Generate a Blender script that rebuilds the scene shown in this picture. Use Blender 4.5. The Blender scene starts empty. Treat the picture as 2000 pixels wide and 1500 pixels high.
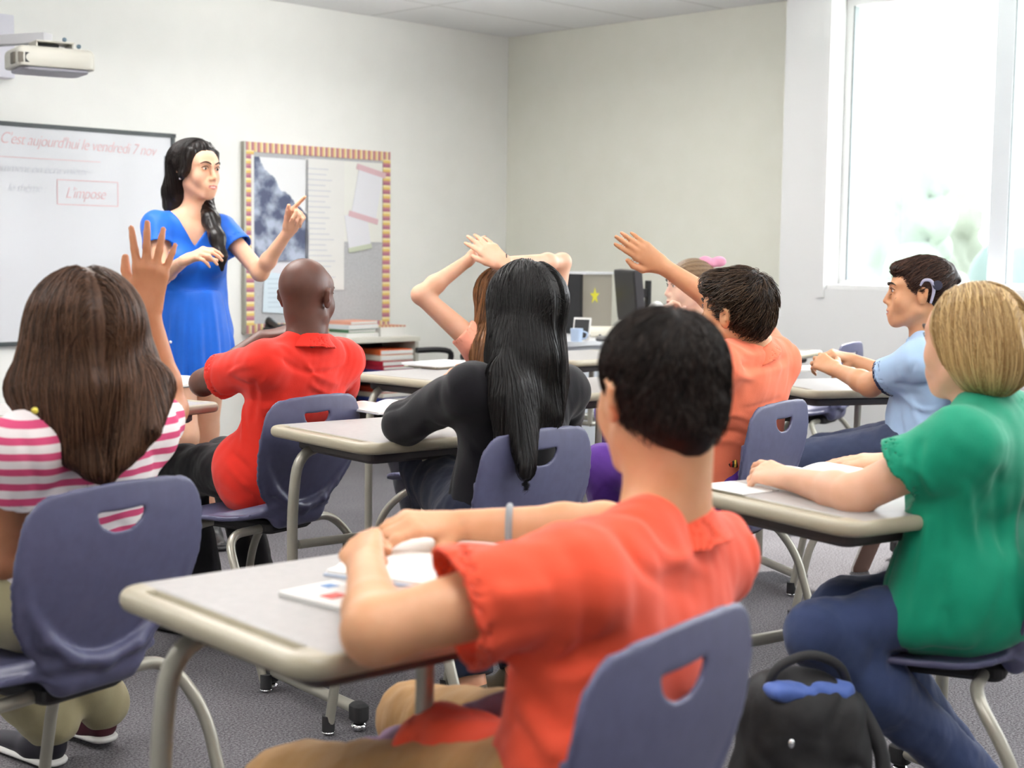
import bpy, bmesh, math, random
import numpy as np
from mathutils import Vector, Matrix
random.seed(7)
rng = np.random.default_rng(11)
scene = bpy.context.scene
COL = scene.collection
R_ = math.radians

# ---------------------------------------------------------------- camera model (2000 x 1500 photograph)
FPX = 2900.; PITCH = R_(5.02); ROLL = .013; EYE = 1.2
def ray(x, y):
    a = x-1000; b = y-750
    xd = (a+ROLL*b)/FPX; yd = (b-ROLL*a)/FPX
    return np.array((xd, math.cos(PITCH)-math.sin(PITCH)*yd, -math.sin(PITCH)-math.cos(PITCH)*yd))
def at(x, y, Y):
    d = ray(x, y); t = Y/d[1]
    return np.array((d[0]*t, Y, EYE+d[2]*t))
def atz(x, y, z):
    d = ray(x, y); t = (z-EYE)/d[2]
    return np.array((d[0]*t, d[1]*t, z))
S2 = math.sqrt(.5)
CX, CY = -.055, 10.35            # the far corner of the room
def room(u, v, z=0.):            # u along the whiteboard wall (0 at the corner, negative towards the left), v along the window wall
    return np.array((CX+u*S2-v*S2, CY+u*S2+v*S2, z))
UU = np.array((S2, S2, 0.)); VV = np.array((-S2, S2, 0.)); ZZ = np.array((0, 0, 1.))
def V3(*a): return np.array(a, float)
def nrm(v):
    v = np.asarray(v, float); return v/max(1e-9, np.linalg.norm(v))

# ---------------------------------------------------------------- materials
def mat(name, col, rough=.6, metal=0., spec=.5, sss=0., sssc=None, coat=0., trans=0., emit=None, est=0.):
    m = bpy.data.materials.new(name); m.use_nodes = True
    b = m.node_tree.nodes['Principled BSDF']
    b.inputs['Base Color'].default_value = (*col, 1)
    b.inputs['Roughness'].default_value = rough; b.inputs['Metallic'].default_value = metal
    b.inputs['Specular IOR Level'].default_value = spec
    if sss:
        b.inputs['Subsurface Weight'].default_value = sss
        b.inputs['Subsurface Radius'].default_value = (.012, .005, .003)
        b.inputs['Subsurface Scale'].default_value = 1.0
    if coat: b.inputs['Coat Weight'].default_value = coat
    if trans: b.inputs['Transmission Weight'].default_value = trans
    if emit:
        b.inputs['Emission Color'].default_value = (*emit, 1); b.inputs['Emission Strength'].default_value = est
    return m
def srgb(h):
    h = h.lstrip('#'); o = []
    for i in (0, 2, 4):
        c = int(h[i:i+2], 16)/255
        o.append(c/12.92 if c <= .04045 else ((c+.055)/1.055)**2.4)
    return tuple(o)
def nodes(m): return m.node_tree.nodes, m.node_tree.links, m.node_tree.nodes['Principled BSDF']
def tex_noise(m, scale, c1, c2, detail=4, stretch=None, lo=.3, hi=.7, bump=0., bdist=.002, bscale=None, coord='Object'):
    """two-colour noise in the base colour and an optional bump"""
    n, l, b = nodes(m)
    tc = n.new('ShaderNodeTexCoord'); mp = n.new('ShaderNodeMapping')
    if stretch: mp.inputs['Scale'].default_value = stretch
    l.new(tc.outputs[coord], mp.inputs[0])
    t = n.new('ShaderNodeTexNoise'); t.inputs['Scale'].default_value = scale; t.inputs['Detail'].default_value = detail
    l.new(mp.outputs[0], t.inputs['Vector'])
    if c1 is not None:
        r = n.new('ShaderNodeValToRGB'); r.color_ramp.elements[0].position = lo; r.color_ramp.elements[1].position = hi
        r.color_ramp.elements[0].color = (*c1, 1); r.color_ramp.elements[1].color = (*c2, 1)
        l.new(t.outputs['Fac'], r.inputs[0]); l.new(r.outputs[0], b.inputs['Base Color'])
    if bump:
        t2 = t
        if bscale:
            t2 = n.new('ShaderNodeTexNoise'); t2.inputs['Scale'].default_value = bscale; t2.inputs['Detail'].default_value = 3
            l.new(mp.outputs[0], t2.inputs['Vector'])
        bp = n.new('ShaderNodeBump'); bp.inputs['Strength'].default_value = bump; bp.inputs['Distance'].default_value = bdist
        l.new(t2.outputs['Fac'], bp.inputs['Height']); l.new(bp.outputs[0], b.inputs['Normal'])
    return m
def cloth(name, hexc, rough=.85, weave=420, var=.08):
    c = np.array(srgb(hexc)); m = mat(name, c, rough, spec=.25)
    b = m.node_tree.nodes['Principled BSDF']
    b.inputs['Sheen Weight'].default_value = .15
    return tex_noise(m, 14, tuple(c*(1-var)), tuple(np.minimum(1, c*(1+var))), bump=.35, bdist=.0012, bscale=weave)
def skin(name, hexc, hex2=None):
    c = np.array(srgb(hexc)); m = mat(name, c, .48, spec=.4, sss=.18)
    c2 = np.array(srgb(hex2)) if hex2 else c*np.array((1.06, .94, .9))
    return tex_noise(m, 22, tuple(c), tuple(c2), lo=.35, hi=.8, bump=.15, bdist=.0008, bscale=260)
def hairmat(name, h1, h2, rough=.38):
    m = mat(name, srgb(h1), rough, spec=.3); n, l, b = nodes(m)
    a = n.new('ShaderNodeAttribute'); a.attribute_name = 'tint'
    mx = n.new('ShaderNodeMixRGB'); mx.inputs[1].default_value = (*srgb(h1), 1); mx.inputs[2].default_value = (*srgb(h2), 1)
    l.new(a.outputs['Fac'], mx.inputs[0]); l.new(mx.outputs[0], b.inputs['Base Color'])
    b.inputs['Anisotropic'].default_value = .3
    return m

# ---------------------------------------------------------------- object helpers
def link(name, me, m=None, parent=None):
    o = bpy.data.objects.new(name, me); COL.objects.link(o)
    if m is not None and me is not None:
        for x in (m if isinstance(m, (list, tuple)) else [m]): me.materials.append(x)
    if parent is not None: o.parent = parent
    return o
def tag(o, label=None, cat=None, group=None, kind=None):
    if label: o['label'] = label
    if cat: o['category'] = cat
    if group: o['group'] = group
    if kind: o['kind'] = kind
    return o
def empty(name, loc=(0, 0, 0), rz=0, label=None, cat=None, group=None):
    o = bpy.data.objects.new(name, None); COL.objects.link(o); o.location = loc; o.rotation_euler = (0, 0, rz)
    o.empty_display_size = .05
    return tag(o, label, cat, group)
def mesh_np(name, V, F, smooth=True, matidx=None):
    V = np.asarray(V, np.float32); F = np.asarray(F, np.int32)
    me = bpy.data.meshes.new(name); k = F.shape[1]
    me.vertices.add(len(V)); me.vertices.foreach_set('co', V.ravel())
    me.loops.add(F.size); me.loops.foreach_set('vertex_index', F.ravel())
    me.polygons.add(len(F)); me.polygons.foreach_set('loop_start', np.arange(0, F.size, k, dtype=np.int32))
    me.polygons.foreach_set('loop_total', np.full(len(F), k, np.int32))
    if matidx is not None: me.polygons.foreach_set('material_index', np.asarray(matidx, np.int32))
    me.polygons.foreach_set('use_smooth', np.full(len(F), smooth))
    me.update(calc_edges=True); me.validate()
    return me
class MB:
    """collects simple solids and builds them as one mesh"""
    def __init__(s): s.v = []; s.f = []; s.m = []
    def add(s, vs, fs, mi=0):
        b = len(s.v); s.v += [tuple(map(float, v)) for v in vs]; s.f += [tuple(b+i for i in f) for f in fs]; s.m += [mi]*len(fs); return s
    def box(s, c, size, ax=None, mi=0):
        ax = np.eye(3) if ax is None else np.array(ax, float); c = np.array(c, float); h = np.array(size, float)/2
        vs = [c+sum(sg*h[i]*ax[i] for i, sg in enumerate(q)) for q in [(x, y, z) for z in (-1, 1) for y in (-1, 1) for x in (-1, 1)]]
        fs = [(0, 2, 3, 1), (4, 5, 7, 6), (0, 1, 5, 4), (2, 6, 7, 3), (0, 4, 6, 2), (1, 3, 7, 5)]
        return s.add(vs, fs, mi)
    def rbox(s, c, size, r, ax=None, mi=0, seg=4):
        """box with rounded vertical edges"""
        ax = np.eye(3) if ax is None else np.array(ax, float); c = np.array(c, float)
        hx, hy, hz = size[0]/2, size[1]/2, size[2]/2; ring = []
        for q, (sx, sy) in enumerate([(1, 1), (-1, 1), (-1, -1), (1, -1)]):
            for i in range(seg+1):
                a = math.pi/2*(q+i/seg); ring.append((sx*(hx-r)+r*math.cos(a), sy*(hy-r)+r*math.sin(a)))
        e = min(hz*.5, r*.5); n = len(ring); vs = []
        for z, sc in ((-hz, e), (-hz+e, 0), (hz-e, 0), (hz, e)):
            for x, y in ring: vs.append(c+ax[0]*(x*(1-sc/hx))+ax[1]*(y*(1-sc/hy))+ax[2]*z)
        fs = [tuple(range(n-1, -1, -1)), tuple(range(3*n, 4*n))]
        for k in range(3):
            for i in range(n): fs.append((k*n+i, k*n+(i+1) % n, (k+1)*n+(i+1) % n, (k+1)*n+i))
        return s.add(vs, fs, mi)
    def cyl(s, a, b, r1, r2=None, n=20, mi=0):
        a = np.array(a, float); b = np.array(b, float); r2 = r1 if r2 is None else r2; t = nrm(b-a)
        u = nrm(np.cross(t, (0, 0, 1) if abs(t[2]) < .9 else (1, 0, 0))); w = np.cross(t, u)
        vs = [a+r1*(math.cos(q)*u+math.sin(q)*w) for q in np.linspace(0, 2*math.pi, n, endpoint=False)]
        vs += [b+r2*(math.cos(q)*u+math.sin(q)*w) for q in np.linspace(0, 2*math.pi, n, endpoint=False)]
        fs = [tuple(range(n-1, -1, -1)), tuple(range(n, 2*n))]+[(i, (i+1) % n, n+(i+1) % n, n+i) for i in range(n)]
        return s.add(vs, fs, mi)
    def tube(s, pts, r, n=14, mi=0, sub=6, closed=False):
        P = smooth_path(pts, sub, closed); m = len(P); rs = r if np.ndim(r) else [r]*m
        if np.ndim(r): rs = np.interp(np.linspace(0, 1, m), np.linspace(0, 1, len(r)), r)
        T = np.gradient(P, axis=0) if not closed else np.roll(P, -1, 0)-np.roll(P, 1, 0)
        u = nrm(np.cross(T[0], (0, 0, 1) if abs(nrm(T[0])[2]) < .9 else (1, 0, 0))); vs = []
        for i in range(m):
            t = nrm(T[i]); u = nrm(u-t*np.dot(u, t)); w = np.cross(t, u)
            for q in range(n):
                a = 2*math.pi*q/n; vs.append(P[i]+rs[i]*(math.cos(a)*u+math.sin(a)*w))
        fs = []
        for i in range(m if closed else m-1):
            for q in range(n): fs.append((i*n+q, i*n+(q+1) % n, ((i+1) % m)*n+(q+1) % n, ((i+1) % m)*n+q))
        if not closed: fs += [tuple(range(n-1, -1, -1)), tuple(range((m-1)*n, m*n))]
        return s.add(vs, fs, mi)
    def sphere(s, c, r, n=16, mi=0, ax=None):
        r = np.array([r]*3 if np.isscalar(r) else r, float); ax = np.eye(3) if ax is None else np.array(ax, float); c = np.array(c, float)
        vs = []; m = n//2
        for i in range(m+1):
            th = math.pi*i/m
            for j in range(n):
                ph = 2*math.pi*j/n; q = (math.sin(th)*math.cos(ph)*r[0], math.sin(th)*math.sin(ph)*r[1], math.cos(th)*r[2])
                vs.append(c+q[0]*ax[0]+q[1]*ax[1]+q[2]*ax[2])
        fs = [(i*n+j, (i+1)*n+j, (i+1)*n+(j+1) % n, i*n+(j+1) % n) for i in range(m) for j in range(n)]
        return s.add(vs, fs, mi)
    def build(s, name, m, parent=None, smooth=False, bevel=0., angle=40):
        me = bpy.data.meshes.new(name); me.from_pydata(s.v, [], s.f)
        for p, mi in zip(me.polygons, s.m): p.material_index = mi
        bm = bmesh.new(); bm.from_mesh(me); bmesh.ops.remove_doubles(bm, verts=bm.verts, dist=1e-6)
        bmesh.ops.recalc_face_normals(bm, faces=bm.faces)
        if bevel: bmesh.ops.bevel(bm, geom=[e for e in bm.edges if e.calc_face_angle(0) > R_(30)], offset=bevel, segments=2, profile=.7, affect='EDGES')
        if smooth:
            for f in bm.faces: f.smooth = True
            for e in bm.edges:
                if e.calc_face_angle(0) > R_(angle): e.smooth = False
        bm.to_mesh(me); bm.free()
        return link(name, me, m, parent)
def smooth_path(pts, sub=6, closed=False):
    P = np.array(pts, float)
    if sub <= 1 or len(P) < 3: return P
    out = []; n = len(P)
    for i in range(n if closed else n-1):
        p0 = P[(i-1) % n] if closed or i > 0 else P[0]; p1 = P[i]; p2 = P[(i+1) % n]
        p3 = P[(i+2) % n] if closed or i+2 < n else P[-1]
        for k in range(sub):
            t = k/sub
            out.append(.5*((2*p1)+(-p0+p2)*t+(2*p0-5*p1+4*p2-p3)*t*t+(-p0+3*p1-3*p2+p3)*t**3))
    if not closed: out.append(P[-1])
    return np.array(out)
def fillet(pts, r, n=6):
    """polyline with rounded bends"""
    P = [np.array(p, float) for p in pts]; out = [P[0]]
    for i in range(1, len(P)-1):
        a = P[i-1]-P[i]; b = P[i+1]-P[i]; la, lb = np.linalg.norm(a), np.linalg.norm(b); q = min(r, la*.48, lb*.48)
        s0 = P[i]+a/la*q; s1 = P[i]+b/lb*q
        for k in range(n+1):
            t = k/n; out.append((1-t)**2*s0+2*t*(1-t)*P[i]+t*t*s1)
    return out+[P[-1]]

# ---------------------------------------------------------------- implicit surfaces (organic shapes meshed as one skin)
_K = rng.normal(size=(10, 3)); _K /= np.linalg.norm(_K, axis=1)[:, None]; _PH = rng.uniform(0, 6.28, 10)
def fnoise(P, sc, seed=0):
    """smooth noise, about -1..1"""
    P = P*sc; o = 0; w = 0
    for i in range(6):
        k = _K[(i+seed) % 10]*(1+.35*i); o = o+np.sin(P@k*6.28+_PH[(i*3+seed) % 10]+1.7*np.sin(P@_K[(i+4+seed) % 10]*3.1+w)); w += 1.3
    return o/4.
class SDF:
    def __init__(s): s.ops = []; s.post = []; s.late = []
    def rc(s, a, b, r1, r2=None, k=.02, flat=None, sub=False, cap=None, cap0=None):
        a = np.array(a, float); b = np.array(b, float); r2 = r1 if r2 is None else r2
        s.ops.append(('rc', (a, b, r1, r2, flat, cap, cap0), k, sub, np.minimum(a, b)-max(r1, r2), np.maximum(a, b)+max(r1, r2))); return s
    def chain(s, pts, rs, k=.02, flat=None):
        for i in range(len(pts)-1): s.rc(pts[i], pts[i+1], rs[i], rs[i+1], k, flat)
        return s
    def el(s, c, r, R=None, k=.02, sub=False):
        c = np.array(c, float); r = np.array(r, float); R = np.eye(3) if R is None else R; m = r.max()
        s.ops.append(('el', (c, r, R), k, sub, c-m, c+m)); return s
    def fn(s, f, lo, hi, k=.0, sub=False):
        s.ops.append(('fn', f, k, sub, np.array(lo, float), np.array(hi, float))); return s
    def ridge(s, pts, w, h):
        """a cloth fold: raises (h>0) or sinks the surface along a path"""
        P = smooth_path(pts, 4) if len(pts) > 2 else np.array(pts, float)
        s.post.append(('ridge', P, w, h, P.min(0)-3*w, P.max(0)+3*w)); return s
    def hit(s, x, y, t0=.8, t1=9.):
        """first point where the line of sight through (x, y) meets the surface"""
        d = ray(x, y); d = d/np.linalg.norm(d); O = np.array((0, 0, EYE)); ts = np.arange(t0, t1, .01); v = s.ev(O+ts[:, None]*d); i = np.argmax(v < 0)
        return None if v[i] >= 0 else O+(ts[i]-.005)*d
    def folds(s, lst, w=.009, h=.005):
        """list of pixel paths drawn on the cloth; each becomes a raised fold with a hollow beside it"""
        for e in lst:
            pts = e[0]; ww = e[1] if len(e) > 1 else w; hh = e[2] if len(e) > 2 else h
            q = [s.hit(*p_) for p_ in pts]; q = [a for a in q if a is not None]
            if len(q) > 1 and max(np.linalg.norm(q[i+1]-q[i]) for i in range(len(q)-1)) < .3: s.ridge(q, ww, hh)
        return s
    def crease(s, sc, amp, aniso=None, seed=0, wd=.22): s.post.append(('crease', sc, amp, aniso, seed, wd)); return s
    def noise(s, sc, amp, aniso=None, seed=0): s.post.append(('noise', sc, amp, aniso, seed)); return s
    def cut(s, p, n): s.post.append(('cut', np.array(p, float), nrm(n))); return s
    @staticmethod
    def prim(kind, a, P):
        if kind == 'rc':
            A, B, r1, r2, flat, cap, cap0 = a; ba = B-A; L = max(1e-9, ba@ba); pa = P-A
            t0 = (pa@ba)/L; t = np.clip(t0, 0, 1); v = pa-t[..., None]*ba; q = (v*v).sum(-1)
            if flat is not None:
                w, f = flat; q = q+(f*f-1)*(v@nrm(w))**2
            d = np.sqrt(np.maximum(q, 0))-(r1+(r2-r1)*t)
            if cap is not None: d = np.maximum(d, (t0-1)*math.sqrt(L)-cap)
            if cap0 is not None: d = np.maximum(d, -t0*math.sqrt(L)-cap0)
            return d
        if kind == 'el':
            c, r, R = a; q = (P-c)@R.T; k0 = np.sqrt(((q/r)**2).sum(-1)); k1 = np.sqrt(((q/(r*r))**2).sum(-1))+1e-9
            return k0*(k0-1)/k1
        return a(P)
    @staticmethod
    def comb(D, d, k, sub):
        if sub: d = -d
        if sub:
            if k <= 0: return np.maximum(D, d)
            h = np.clip(.5-.5*(D-d)/k, 0, 1); return D+(d-D)*h+k*h*(1-h)
        if k <= 0: return np.minimum(D, d)
        h = np.clip(.5+.5*(D-d)/k, 0, 1); return D+(d-D)*h-k*h*(1-h)
    def _post(s, P, D, sl=None):
        return D
    def ev(s, P):
        P = np.asarray(P, float); D = np.full(len(P), .12)
        for kind, a, k, sub, lo, hi in s.ops:
            m = ((P > lo-.07) & (P < hi+.07)).all(1)
            if m.any(): D[m] = s.comb(D[m], s.prim(kind, a, P[m]), k, sub)
        for p in s.post:
            if p[0] == 'cut': D = np.maximum(D, (P-p[1])@p[2])
        return D
    def grad(s, P, e=.003):
        g = np.stack([s.ev(P+d)-s.ev(P-d) for d in np.eye(3)*e], 1); return g/(np.linalg.norm(g, axis=1)[:, None]+1e-9)
    def mesh(s, vox=.005):
        add = [o for o in s.ops if not o[3]]
        lo = np.min([o[4] for o in add], 0)-3*vox; hi = np.max([o[5] for o in add], 0)+3*vox
        n = np.ceil((hi-lo)/vox).astype(int)+1
        ax = [lo[i]+vox*np.arange(n[i]) for i in range(3)]
        D = np.full(n, .12, np.float32)
        def slab(a, b):
            i0 = np.clip(np.floor((a-lo)/vox).astype(int), 0, n-1); i1 = np.clip(np.ceil((b-lo)/vox).astype(int)+1, 1, n)
            return tuple(slice(i0[i], i1[i]) for i in range(3)) if (i1 > i0).all() else None
        def pts(sl):
            g = np.meshgrid(*[ax[i][sl[i]] for i in range(3)], indexing='ij'); return np.stack(g, -1)
        for kind, a, k, sub, plo, phi in s.ops:
            sl = slab(plo-k-2.5*vox, phi+k+2.5*vox)
            if sl is None: continue
            D[sl] = s.comb(D[sl], s.prim(kind, a, pts(sl)), k, sub)
        D0 = D.copy() if s.late else None
        for p in s.post:
            if p[0] == 'ridge':
                sl = slab(p[4], p[5])
                if sl is None: continue
                Q = pts(sl); sh = Q.shape[:3]; Q = Q.reshape(-1, 3); near = np.abs(D[sl].ravel()) < .03
                Qn = Q[near]; dm = np.full(len(Qn), 9.); tt = np.zeros(len(Qn)); m = len(p[1])
                for i in range(m-1):
                    A = p[1][i]; ba = p[1][i+1]-A; L = ba@ba+1e-12; t = np.clip(((Qn-A)@ba)/L, 0, 1)
                    d = np.linalg.norm(Qn-A-t[:, None]*ba, axis=1); c = d < dm; dm[c] = d[c]; tt[c] = (i+t[c])/(m-1)
                fade = np.clip(np.sin(np.pi*np.clip(tt, .03, .97))*1.6, 0, 1)
                E = D[sl].ravel(); E[near] -= p[3]*fade*np.exp(-(dm/p[2])**2); D[sl] = E.reshape(sh)
            elif p[0] == 'noise':
                idx = np.argwhere(np.abs(D) < .02); Q = lo+vox*idx
                W = Q if p[3] is None else Q*np.array(p[3])
                D[tuple(idx.T)] += (p[2]*fnoise(W, p[1], p[4])).astype(np.float32)
            elif p[0] == 'crease':
                idx = np.argwhere(np.abs(D) < .02); Q = lo+vox*idx; W = Q if p[3] is None else Q*np.array(p[3]); W = W+.05*np.stack([np.sin(W[:, 1]*17+W[:, 2]*9), np.sin(W[:, 2]*15+1), np.sin(W[:, 0]*16+2)], 1)
                nn = fnoise(W, p[1], p[4]); msk = np.clip(.55+fnoise(W, p[1]*.6, p[4]+3)*1.4, 0, 1)
                D[tuple(idx.T)] += (p[2]*msk*np.exp(-(nn/p[5])**2)).astype(np.float32)
            elif p[0] == 'cut':
                g = np.meshgrid(*ax, indexing='ij', sparse=True)
                D = np.maximum(D, ((g[0]-p[1][0])*p[2][0]+(g[1]-p[1][1])*p[2][1]+(g[2]-p[1][2])*p[2][2]).astype(np.float32))
        for kind, a, plo, phi in s.late:          # hollows follow the folds of the outer surface
            sl = slab(plo-.02, phi+.02)
            if sl is not None: D[sl] = np.maximum(D[sl], -(s.prim(kind, a, pts(sl))+(D[sl]-D0[sl])))
        # surface nets
        I = D < 0; C = np.zeros(np.array(D.shape)-1, np.int8)
        for dx in (0, 1):
            for dy in (0, 1):
                for dz in (0, 1): C += I[dx:I.shape[0]-1+dx, dy:I.shape[1]-1+dy, dz:I.shape[2]-1+dz]
        cell = np.argwhere((C > 0) & (C < 8)); id_ = np.full(C.shape, -1, np.int32); id_[tuple(cell.T)] = np.arange(len(cell))
        acc = np.zeros((len(cell), 3)); cnt = np.zeros(len(cell))
        cor = [(x, y, z) for x in (0, 1) for y in (0, 1) for z in (0, 1)]
        for a in cor:
            for b in cor:
                if sum(b) == sum(a)+1 and sum(abs(b[i]-a[i]) for i in range(3)) == 1:
                    da = D[cell[:, 0]+a[0], cell[:, 1]+a[1], cell[:, 2]+a[2]]; db = D[cell[:, 0]+b[0], cell[:, 1]+b[1], cell[:, 2]+b[2]]
                    m = (da < 0) != (db < 0); t = da/(da-db+1e-12)
                    acc[m] += (np.array(a)+t[:, None]*(np.array(b)-np.array(a)))[m]; cnt[m] += 1
        V = lo+vox*(cell+acc/cnt[:, None]); F = []
        for x in range(3):
            y, z = (x+1) % 3, (x+2) % 3
            s0 = [slice(None)]*3; s1 = [slice(None)]*3; s0[x] = slice(0, -1); s1[x] = slice(1, None)
            A = I[tuple(s0)]; B = I[tuple(s1)]; e = np.argwhere(A != B)
            e = e[(e[:, y] > 0) & (e[:, z] > 0) & (e[:, y] < C.shape[y]) & (e[:, z] < C.shape[z])]
            q = []
            for oy, oz in ((1, 1), (0, 1), (0, 0), (1, 0)):
                c = e.copy(); c[:, y] -= oy; c[:, z] -= oz; q.append(id_[tuple(c.T)])
            q = np.stack(q, 1); flip = ~A[tuple(e.T)]; q[flip] = q[flip][:, ::-1]; F.append(q)
        F = np.concatenate(F); F = F[(F >= 0).all(1)]
        # one light smoothing pass
        nb = np.zeros_like(V); nc = np.zeros(len(V))
        for i in range(4):
            a, b = F[:, i], F[:, (i+1) % 4]
            for ax_ in range(3):
                nb[:, ax_] += np.bincount(a, V[b, ax_], len(V))
            nc += np.bincount(a, minlength=len(V))
        V = V*.6+.4*nb/np.maximum(nc, 1)[:, None]
        return V, F
    def obj(s, name, m, parent=None, vox=.005, matfn=None):
        V, F = s.mesh(vox)
        mi = None if matfn is None else matfn(V[F].mean(1))
        return link(name, mesh_np(name, V, F, True, mi), m, parent)
# ================================================================ MATERIALS
M = {}
M['wall'] = tex_noise(mat('wall_paint', (.8, .8, .78), .75, spec=.2), 6, srgb('eeeeea'), srgb('f1f1ed'), bump=.06, bdist=.001, bscale=180)
M['wall_r'] = tex_noise(mat('wall_paint_beige', (.7, .7, .64), .75, spec=.2), 6, srgb('e2e2d6'), srgb('e5e5da'), bump=.06, bdist=.001, bscale=180)
M['white_paint'] = mat('white_paint', srgb('e0e0e0'), .6, spec=.3)
M['ceil'] = mat('ceiling_tile', srgb('dcdcdc'), .9, spec=.1)
n_, l_, b_ = nodes(M['ceil'])
tc_ = n_.new('ShaderNodeTexCoord'); br_ = n_.new('ShaderNodeTexBrick'); br_.offset = 0; br_.inputs['Scale'].default_value = 1
br_.inputs['Brick Width'].default_value = 1.22; br_.inputs['Row Height'].default_value = .61; br_.inputs['Mortar Size'].default_value = .012
br_.inputs['Color1'].default_value = (*srgb('f2f2f3'), 1); br_.inputs['Color2'].default_value = (*srgb('eff0f1'), 1); br_.inputs['Mortar'].default_value = (*srgb('dcdcdc'), 1)
l_.new(tc_.outputs['Object'], br_.inputs['Vector']); l_.new(br_.outputs['Color'], b_.inputs['Base Color'])
M['black'] = mat('black_plastic', (.012, .012, .014), .45)
M['rubber'] = mat('black_rubber', (.02, .02, .022), .7)
M['carpet'] = mat('carpet', (.1, .1, .11), .98, spec=.05)
n_, l_, b_ = nodes(M['carpet'])
tc_ = n_.new('ShaderNodeTexCoord'); na = n_.new('ShaderNodeTexNoise'); na.inputs['Scale'].default_value = 160; na.inputs['Detail'].default_value = 3; na.inputs['Roughness'].default_value = .8
nb_ = n_.new('ShaderNodeTexNoise'); nb_.inputs['Scale'].default_value = 3; rp = n_.new('ShaderNodeValToRGB')
e = rp.color_ramp.elements; e[0].position = .36; e[0].color = (*srgb('454347'), 1); e[1].position = .66; e[1].color = (*srgb('959296'), 1)
mx_ = n_.new('ShaderNodeMixRGB'); mx_.blend_type = 'MULTIPLY'; mx_.inputs[0].default_value = .35
l_.new(tc_.outputs['Object'], na.inputs['Vector']); l_.new(tc_.outputs['Object'], nb_.inputs['Vector'])
l_.new(na.outputs['Fac'], rp.inputs[0]); l_.new(rp.outputs[0], mx_.inputs[1]); l_.new(nb_.outputs['Fac'], mx_.inputs[2]); l_.new(mx_.outputs[0], b_.inputs['Base Color'])
bp_ = n_.new('ShaderNodeBump'); bp_.inputs['Strength'].default_value = .7; bp_.inputs['Distance'].default_value = .004
l_.new(na.outputs['Fac'], bp_.inputs['Height']); l_.new(bp_.outputs[0], b_.inputs['Normal'])
M['board'] = mat('whiteboard_enamel', srgb('d0d1d5'), .35, coat=.1)
M['frame_dark'] = mat('dark_grey_trim', srgb('3d4345'), .4, spec=.4)
M['chair'] = tex_noise(mat('chair_plastic', srgb('595a7c'), .42, spec=.45), 40, srgb('4e4f6c'), srgb('555674'), bump=.12, bdist=.0006, bscale=700)
M['tube'] = mat('beige_metallic_paint', srgb('a3a094'), .32, metal=.35, spec=.6)
M['laminate'] = tex_noise(mat('desk_laminate', srgb('d8d5d1'), .42, spec=.3), 60, srgb('a09d9b'), srgb('a7a4a2'), detail=8)
M['desk_edge'] = mat('desk_edge', srgb('a8a08b'), .36, spec=.5)
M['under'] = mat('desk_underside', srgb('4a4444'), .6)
M['chrome'] = mat('chrome', (.8, .8, .82), .12, metal=1)
M['paper'] = mat('paper', srgb('e4e3e0'), .8, spec=.2)
M['fabric_grey'] = tex_noise(mat('board_fabric', srgb('b9babd'), .95, spec=.1), 90, srgb('b0b1b4'), srgb('c2c3c6'), bump=.2, bdist=.001, bscale=500)
M['glass'] = mat('window_glass', (1, 1, 1), .0, trans=1., spec=.3); n_ = M['glass'].node_tree.nodes; l_ = M['glass'].node_tree.links
tr_ = n_.new('ShaderNodeBsdfTransparent'); gl_ = n_.new('ShaderNodeBsdfGlossy'); gl_.inputs['Roughness'].default_value = .02; mg_ = n_.new('ShaderNodeMixShader'); mg_.inputs[0].default_value = .05
l_.new(tr_.outputs[0], mg_.inputs[1]); l_.new(gl_.outputs[0], mg_.inputs[2]); l_.new(mg_.outputs[0], n_['Material Output'].inputs['Surface'])
M['shelf'] = mat('grey_shelf_laminate', srgb('bdbcb2'), .5)
M['light_panel'] = mat('pale_panel', srgb('c9cdd3'), .5)
M['grey_plastic'] = mat('grey_plastic', srgb('a39c90'), .5)
M['proj'] = mat('projector_shell', srgb('bab8ae'), .4)
M['proj_under'] = mat('projector_underside', srgb('9c9ba4'), .5)
def flat(name, h, r=.6, **k):
    if name not in M: M[name] = mat(name, srgb(h), r, **k)
    return M[name]
def stripes(name, cols, period, axis=0, rough=.8):
    """repeating colour bands along one object axis"""
    m = mat(name, srgb(cols[0]), rough, spec=.2); n, l, b = nodes(m)
    tc = n.new('ShaderNodeTexCoord'); sp = n.new('ShaderNodeSeparateXYZ'); l.new(tc.outputs['Object'], sp.inputs[0])
    mu = n.new('ShaderNodeMath'); mu.operation = 'MULTIPLY'; mu.inputs[1].default_value = 1/period; l.new(sp.outputs[axis], mu.inputs[0])
    fr = n.new('ShaderNodeMath'); fr.operation = 'FRACT'; l.new(mu.outputs[0], fr.inputs[0])
    r = n.new('ShaderNodeValToRGB'); r.color_ramp.interpolation = 'CONSTANT'
    while len(r.color_ramp.elements) < len(cols): r.color_ramp.elements.new(.5)
    for i, c in enumerate(cols):
        r.color_ramp.elements[i].position = i/len(cols); r.color_ramp.elements[i].color = (*srgb(c), 1)
    l.new(fr.outputs[0], r.inputs[0]); l.new(r.outputs[0], b.inputs['Base Color']); return m

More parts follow.
